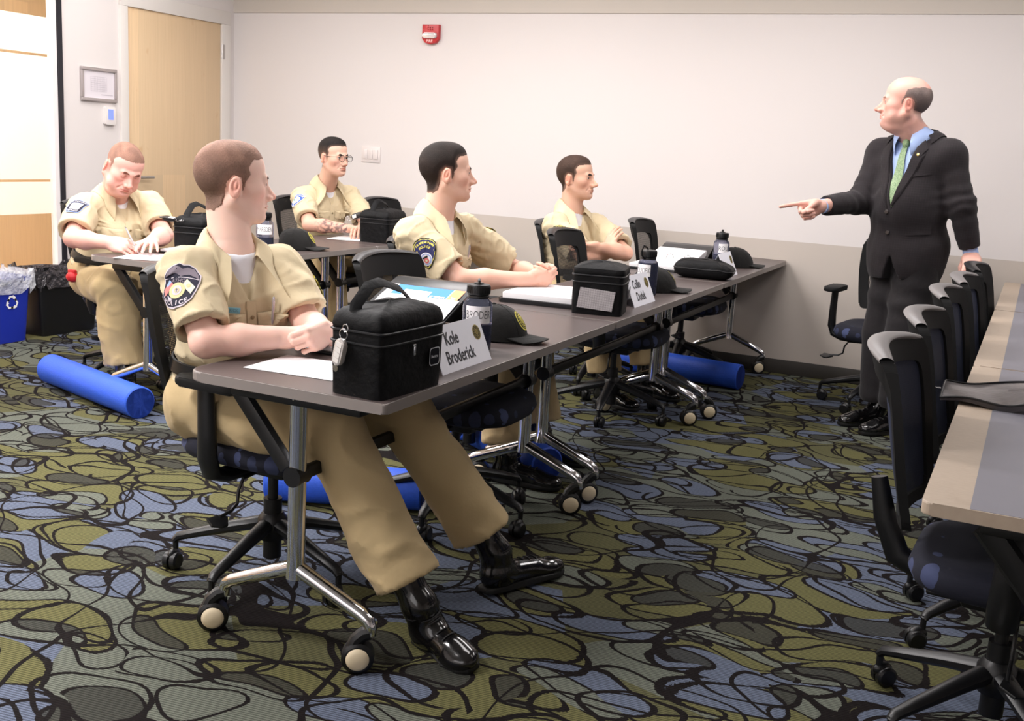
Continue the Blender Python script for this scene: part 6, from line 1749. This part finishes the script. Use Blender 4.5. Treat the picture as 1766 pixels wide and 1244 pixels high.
# --- vinyl case on the right table
vc = thing('vinyl_case', 'dark translucent vinyl case curling over the edge of the right table', 'case', (-.10, 3.20, TT))
def vcf(u, v):
    x = -.02+.50*u; w = .135+.05*u; y = (v-.5)*2*w+.02-.0*u+.30*max(0, u-.45)**1.5
    z = .004+.010*math.sin(PI*v)+.38*max(0, u-.28)**1.9+.006*math.sin(u*14+v*3)
    return np.array([x, y, z])
n1, n2 = 40, 14
V = [vcf(i/(n1-1), j/(n2-1)) for j in range(n2) for i in range(n1)]; V2 = [p+np.array([0, 0, .006+.010*math.sin(PI*(k_ % n1)/(n1-1))]) for k_, p in enumerate(V)]; k = len(V)
F = [(j*n1+i, j*n1+i+1, (j+1)*n1+i+1, (j+1)*n1+i) for j in range(n2-1) for i in range(n1-1)]; F2 = [tuple(q_+k for q_ in f[::-1]) for f in F]
rim = [j*n1 for j in range(n2)]; E = [(rim[i], rim[i+1], rim[i+1]+k, rim[i]+k) for i in range(n2-1)]
for row in (0, n2-1): E += [(row*n1+i, row*n1+i+1, row*n1+i+1+k, row*n1+i+k) for i in range(n1-1)]
b = MB(); b.add(V+V2, F+F2+E); b.build('case_sheet', mat('dark_vinyl', (48, 42, 45), .28, bump=(14, .35, .01), coat=.3), vc, sharp=60)
b = MB(); b.tube([V2[i]+np.array([0, -.0, .002]) for i in range(n1)], .003, 6); b.tube([V2[(n2-1)*n1+i]+np.array([0, 0, .002]) for i in range(n1)], .003, 6); b.tube([V2[j*n1]+np.array([0, 0, .001]) for j in range(n2)], .003, 6); b.build('welded_edge', M_vinyl, vc)
MB().box((-.035, .0, .016), (.020, .014, .003), .001).build('zipper_tab', M_bright, vc)
# --- foam rollers
def roller(label, a, b_, r=.0762):
    a = np.array([a[0], a[1], r]); b_ = np.array([b_[0], b_[1], r]); c = (a+b_)/2; t = thing('foam_roller', label, 'foam roller', (c[0], c[1], 0), 0, 'blue foam rollers')
    d = unit(b_-a); L = np.linalg.norm(b_-a); R = np.stack([np.cross(d, (0, 0, 1)), np.array([0, 0, 1.]), d], 1)
    if np.linalg.det(R) < 0: R[:, 0] *= -1
    m = mat('blue_foam', (44, 92, 214), .55, bump=(140, .35, .003), var=.14, vscale=110); m2 = mat('blue_foam_end', (30, 66, 168), .7, bump=(60, .4, .004))
    q = MB(); q.lathe([(r-.006, -L/2), (r, -L/2+.005), (r, L/2-.005), (r-.006, L/2)], 48, R, (0, 0, r)); q.build('foam_body', m, t)
    for s in (-1, 1): q = MB(); q.lathe([(0, s*(L/2+.0006)), (r-.006, s*(L/2+.0006))], 48, R, (0, 0, r)); q.build('foam_end', m2, t, recalc=False)
    return t
roller('blue foam roller lying on the open carpet at left, beside the writing man', (-4.455, 3.99), (-3.585, 3.72))
roller('blue foam roller under the nearest table, behind the legs of the seated man', (-2.40, 3.14), (-1.86, 3.36))
roller('blue foam roller under the centre row by the second pair of table legs', (-1.60, 3.93), (-2.30, 4.40))
roller('blue foam roller under the far table, by the back wall', (-1.36, 6.30), (-2.20, 6.42))
# --- bins
def bin_(name, label, loc, w, l, h, m, liner, sym):
    t = thing(name, label, 'bin', loc)
    n = 44
    def wall(k, z, e=.16): return [(math.copysign(abs(math.cos(a))**e, math.cos(a))*w/2*k, math.copysign(abs(math.sin(a))**e, math.sin(a))*l/2*k, z) for a in np.linspace(0, 2*PI, n+1)[:-1]]
    rows = [wall(.86, 0), wall(.90, h*.3), wall(.95, h*.7), wall(.985, h*.93), wall(1.02, h*.94), wall(1.02, h), wall(.97, h), wall(.93, h*.7), wall(.84, .02)]
    b = MB(); V = [p for r_ in rows for p in r_]; F = [(j*n+i, j*n+(i+1) % n, (j+1)*n+(i+1) % n, (j+1)*n+i) for j in range(len(rows)-1) for i in range(n)]+[tuple(range(n))[::-1], tuple(range((len(rows)-1)*n, len(rows)*n))]
    b.add(V, F); b.build('bin_body', m, t, sharp=50)
    b = MB(); rr = random.Random(len(label))
    def lf(u, v):
        a = 2*PI*u; k = [.93, 1.00, 1.045, 1.05, 1.06][int(v*4+.01)]; z = [h*.80, h+.030, h+.022, h-.02, h-.085][int(v*4+.01)]
        e = .2; j = .014*math.sin(a*9+v*5)+.010*math.sin(a*23+v*9)
        return (math.copysign(abs(math.cos(a))**e, math.cos(a))*(w/2*k+.004+j*.5*(v > .3)), math.copysign(abs(math.sin(a))**e, math.sin(a))*(l/2*k+.004+j*.5*(v > .3)), z+j*1.1)
    b.grid(lf, 120, 5, True); b.build('bin_liner', liner, t, sharp=40, recalc=False)
    if sym:
        q = MB(); R = face_R((1, 0, 0)); c = np.array([w/2*.955, l*.20, h*.62])
        for k in range(3):
            a = PI/2+k*2*PI/3; Rk = np.array([[math.cos(a-PI/2), -math.sin(a-PI/2)], [math.sin(a-PI/2), math.cos(a-PI/2)]])
            for pts in ([(-.034, .004), (-.016, .036), (.010, .036)], [(.020, .030), (.030, .012), (.034, .004)]):
                V, F = strip2d((Rk@np.array([(p[0]*.9, p[1]*.9+.004) for p in pts]).T).T, .012); q.add(np.c_[V, np.full(len(V), .001)], F, R, c)
            A = (Rk@np.array([(.008, .053), (.008, .022), (.030, .034)]).T).T*.9; q.add(np.c_[A, np.full(3, .0012)], [(0, 1, 2)], R, c)
        q.build('recycling_symbol', M_white, t, recalc=False)
    return t
mcl, ntc, bcl = nt_new('clear_bag_film'); bcl.inputs['Base Color'].default_value = (.86, .88, .93, 1); bcl.inputs['Roughness'].default_value = .15; bcl.inputs['Alpha'].default_value = .45; bcl.inputs['Specular IOR Level'].default_value = .9; BUMP(ntc, bcl, NOISE(ntc, COORD(ntc), 26, 4), .9, .03)
mbk, ntb, bbk = nt_new('thin_black_bag_film'); bbk.inputs['Base Color'].default_value = lin((64, 60, 64))+(1,); bbk.inputs['Roughness'].default_value = .16; bbk.inputs['Alpha'].default_value = .82; bbk.inputs['Specular IOR Level'].default_value = .9; BUMP(ntb, bbk, NOISE(ntb, COORD(ntb), 22, 4), 1.0, .04)
bin_('recycling_bin', 'blue recycling bin with clear liner below the frosted glass', (-5.575, 4.50, 0), .27, .50, .40, mat('recycling_blue', (24, 44, 156), .4), mcl, True)
bin_('trash_bin', 'black trash bin with black liner next to the blue bin', (-5.575, 5.06, 0), .26, .50, .40, M_blk, mbk, False)
rp = thing('cloth_pouch', 'small red cloth pouch on the chair of the writing man', 'pouch', (-4.33, 4.03, .535))
q = MB(); q.sph((0, 0, .032), (.036, .028, .028), 16, 10); q.box((0, 0, .060), (.05, .02, .018), .006); q.build('pouch_body', mat('red_nylon', (196, 30, 40), .5, bump=(40, .4, .006)), rp)
# --- wall fittings
fa = thing('fire_alarm', 'red fire alarm strobe high on the back wall', 'alarm', (-3.947, YB, 2.100))
q = MB(); R = face_R((0, -1, 0)); q.prism([(-.068, -.030), (-.068, .068), (.068, .068), (.068, -.030), (.045, -.058), (0, -.068), (-.045, -.058)], .0, .034, R, (0, 0, 0), bev=.006); q.build('alarm_housing', mat('alarm_red', (190, 40, 46), .3), fa)
q = MB(); q.prism(rr_poly(.112, .040, .014), .030, .050, R, (0, 0, -.008), bev=.008, seg=3); q.build('strobe_lens', mat('strobe_lens', (214, 208, 210), .12, .3), fa)
q = MB()
for k in range(7): q.lathe([(0, .0350), (.0036, .0350)], 10, R, R@np.array([-.018+.018*(k % 3), .034+.013*(k//3), 0]))
q.build('speaker_holes', mat('alarm_dark_red', (96, 18, 24), .6), fa, recalc=False)
q = MB(); letters(q, 'FIRE', .028, R, R@np.array([-.004, -.046, .0345]), .03, 1.0, .0006); q.build('alarm_lettering', mat('alarm_white', (250, 196, 192), .6), fa, recalc=False)
sw = thing('light_switch', 'white triple light switch on the back wall', 'switch', (-4.43, YB, 1.232))
MB().prism(rr_poly(.165, .115, .006), 0, .006, R, bev=.002).build('switch_plate', mat('switch_white', (226, 218, 216), .4), sw)
for k in range(3): MB().box((-.046+.046*k, -.0085, .0), (.032, .006, .068), .002).build('rocker', MATS['switch_white'], sw)
RL = face_R((1, 0, 0))
th = thing('thermostat', 'white thermostat with a lit blue screen beside the door', 'thermostat', (XL, 5.668, 1.400))
MB().prism(rr_poly(.090, .120, .010), 0, .026, RL, bev=.004).build('thermostat_case', mat('thermostat_white', (232, 226, 224), .4), th)
MB().prism(rr_poly(.046, .070, .003), .0262, .0272, RL, (0, 0, .008)).build('screen', mat('lit_blue_screen', (120, 140, 214), .2, emit=((120, 140, 220), .7)), th)
pf = thing('picture_frame', 'silver framed floor plan beside the door', 'frame', (XL, 5.582, 1.600))
q = MB(); w_, h_ = .315, .222
for (cx, cy, ww, hh) in ((0, h_/2-.011, w_, .022), (0, -h_/2+.011, w_, .022), (-w_/2+.011, 0, .022, h_-.044), (w_/2-.011, 0, .022, h_-.044)): q.box(RL@np.array([cx, cy, .010]), (.020, ww, hh), .004)
q.build('metal_frame', mat('satin_silver', (186, 178, 178), .35, .6), pf)
MB().box((.004, 0, 0), (.006, w_-.04, h_-.04)).build('floor_plan', mat('plan_paper', (226, 220, 226), .6), pf)
q = MB(); rr = random.Random(4)
for k in range(15): q.add([RL@np.array([a, b_, .0078]) for a, b_ in ((-.07+.01*k, -.045), (-.069+.01*k, -.045), (-.069+.01*k, .05-.03*(k % 4 == 1)), (-.07+.01*k, .05-.03*(k % 4 == 1)))], [(0, 1, 2, 3)])
for k in range(8): q.add([RL@np.array([a, b_, .0078]) for a, b_ in ((-.07, -.045+.0136*k), (.07, -.045+.0136*k), (.07, -.044+.0136*k), (-.07, -.044+.0136*k))], [(0, 1, 2, 3)])
q.add([RL@np.array([a, b_, .0078]) for a, b_ in ((.02, -.066), (.125, -.066), (.125, -.063), (.02, -.063))], [(0, 1, 2, 3)])
q.build('plan_lines', mat('plan_ink', (168, 160, 172), .7), pf, recalc=False)
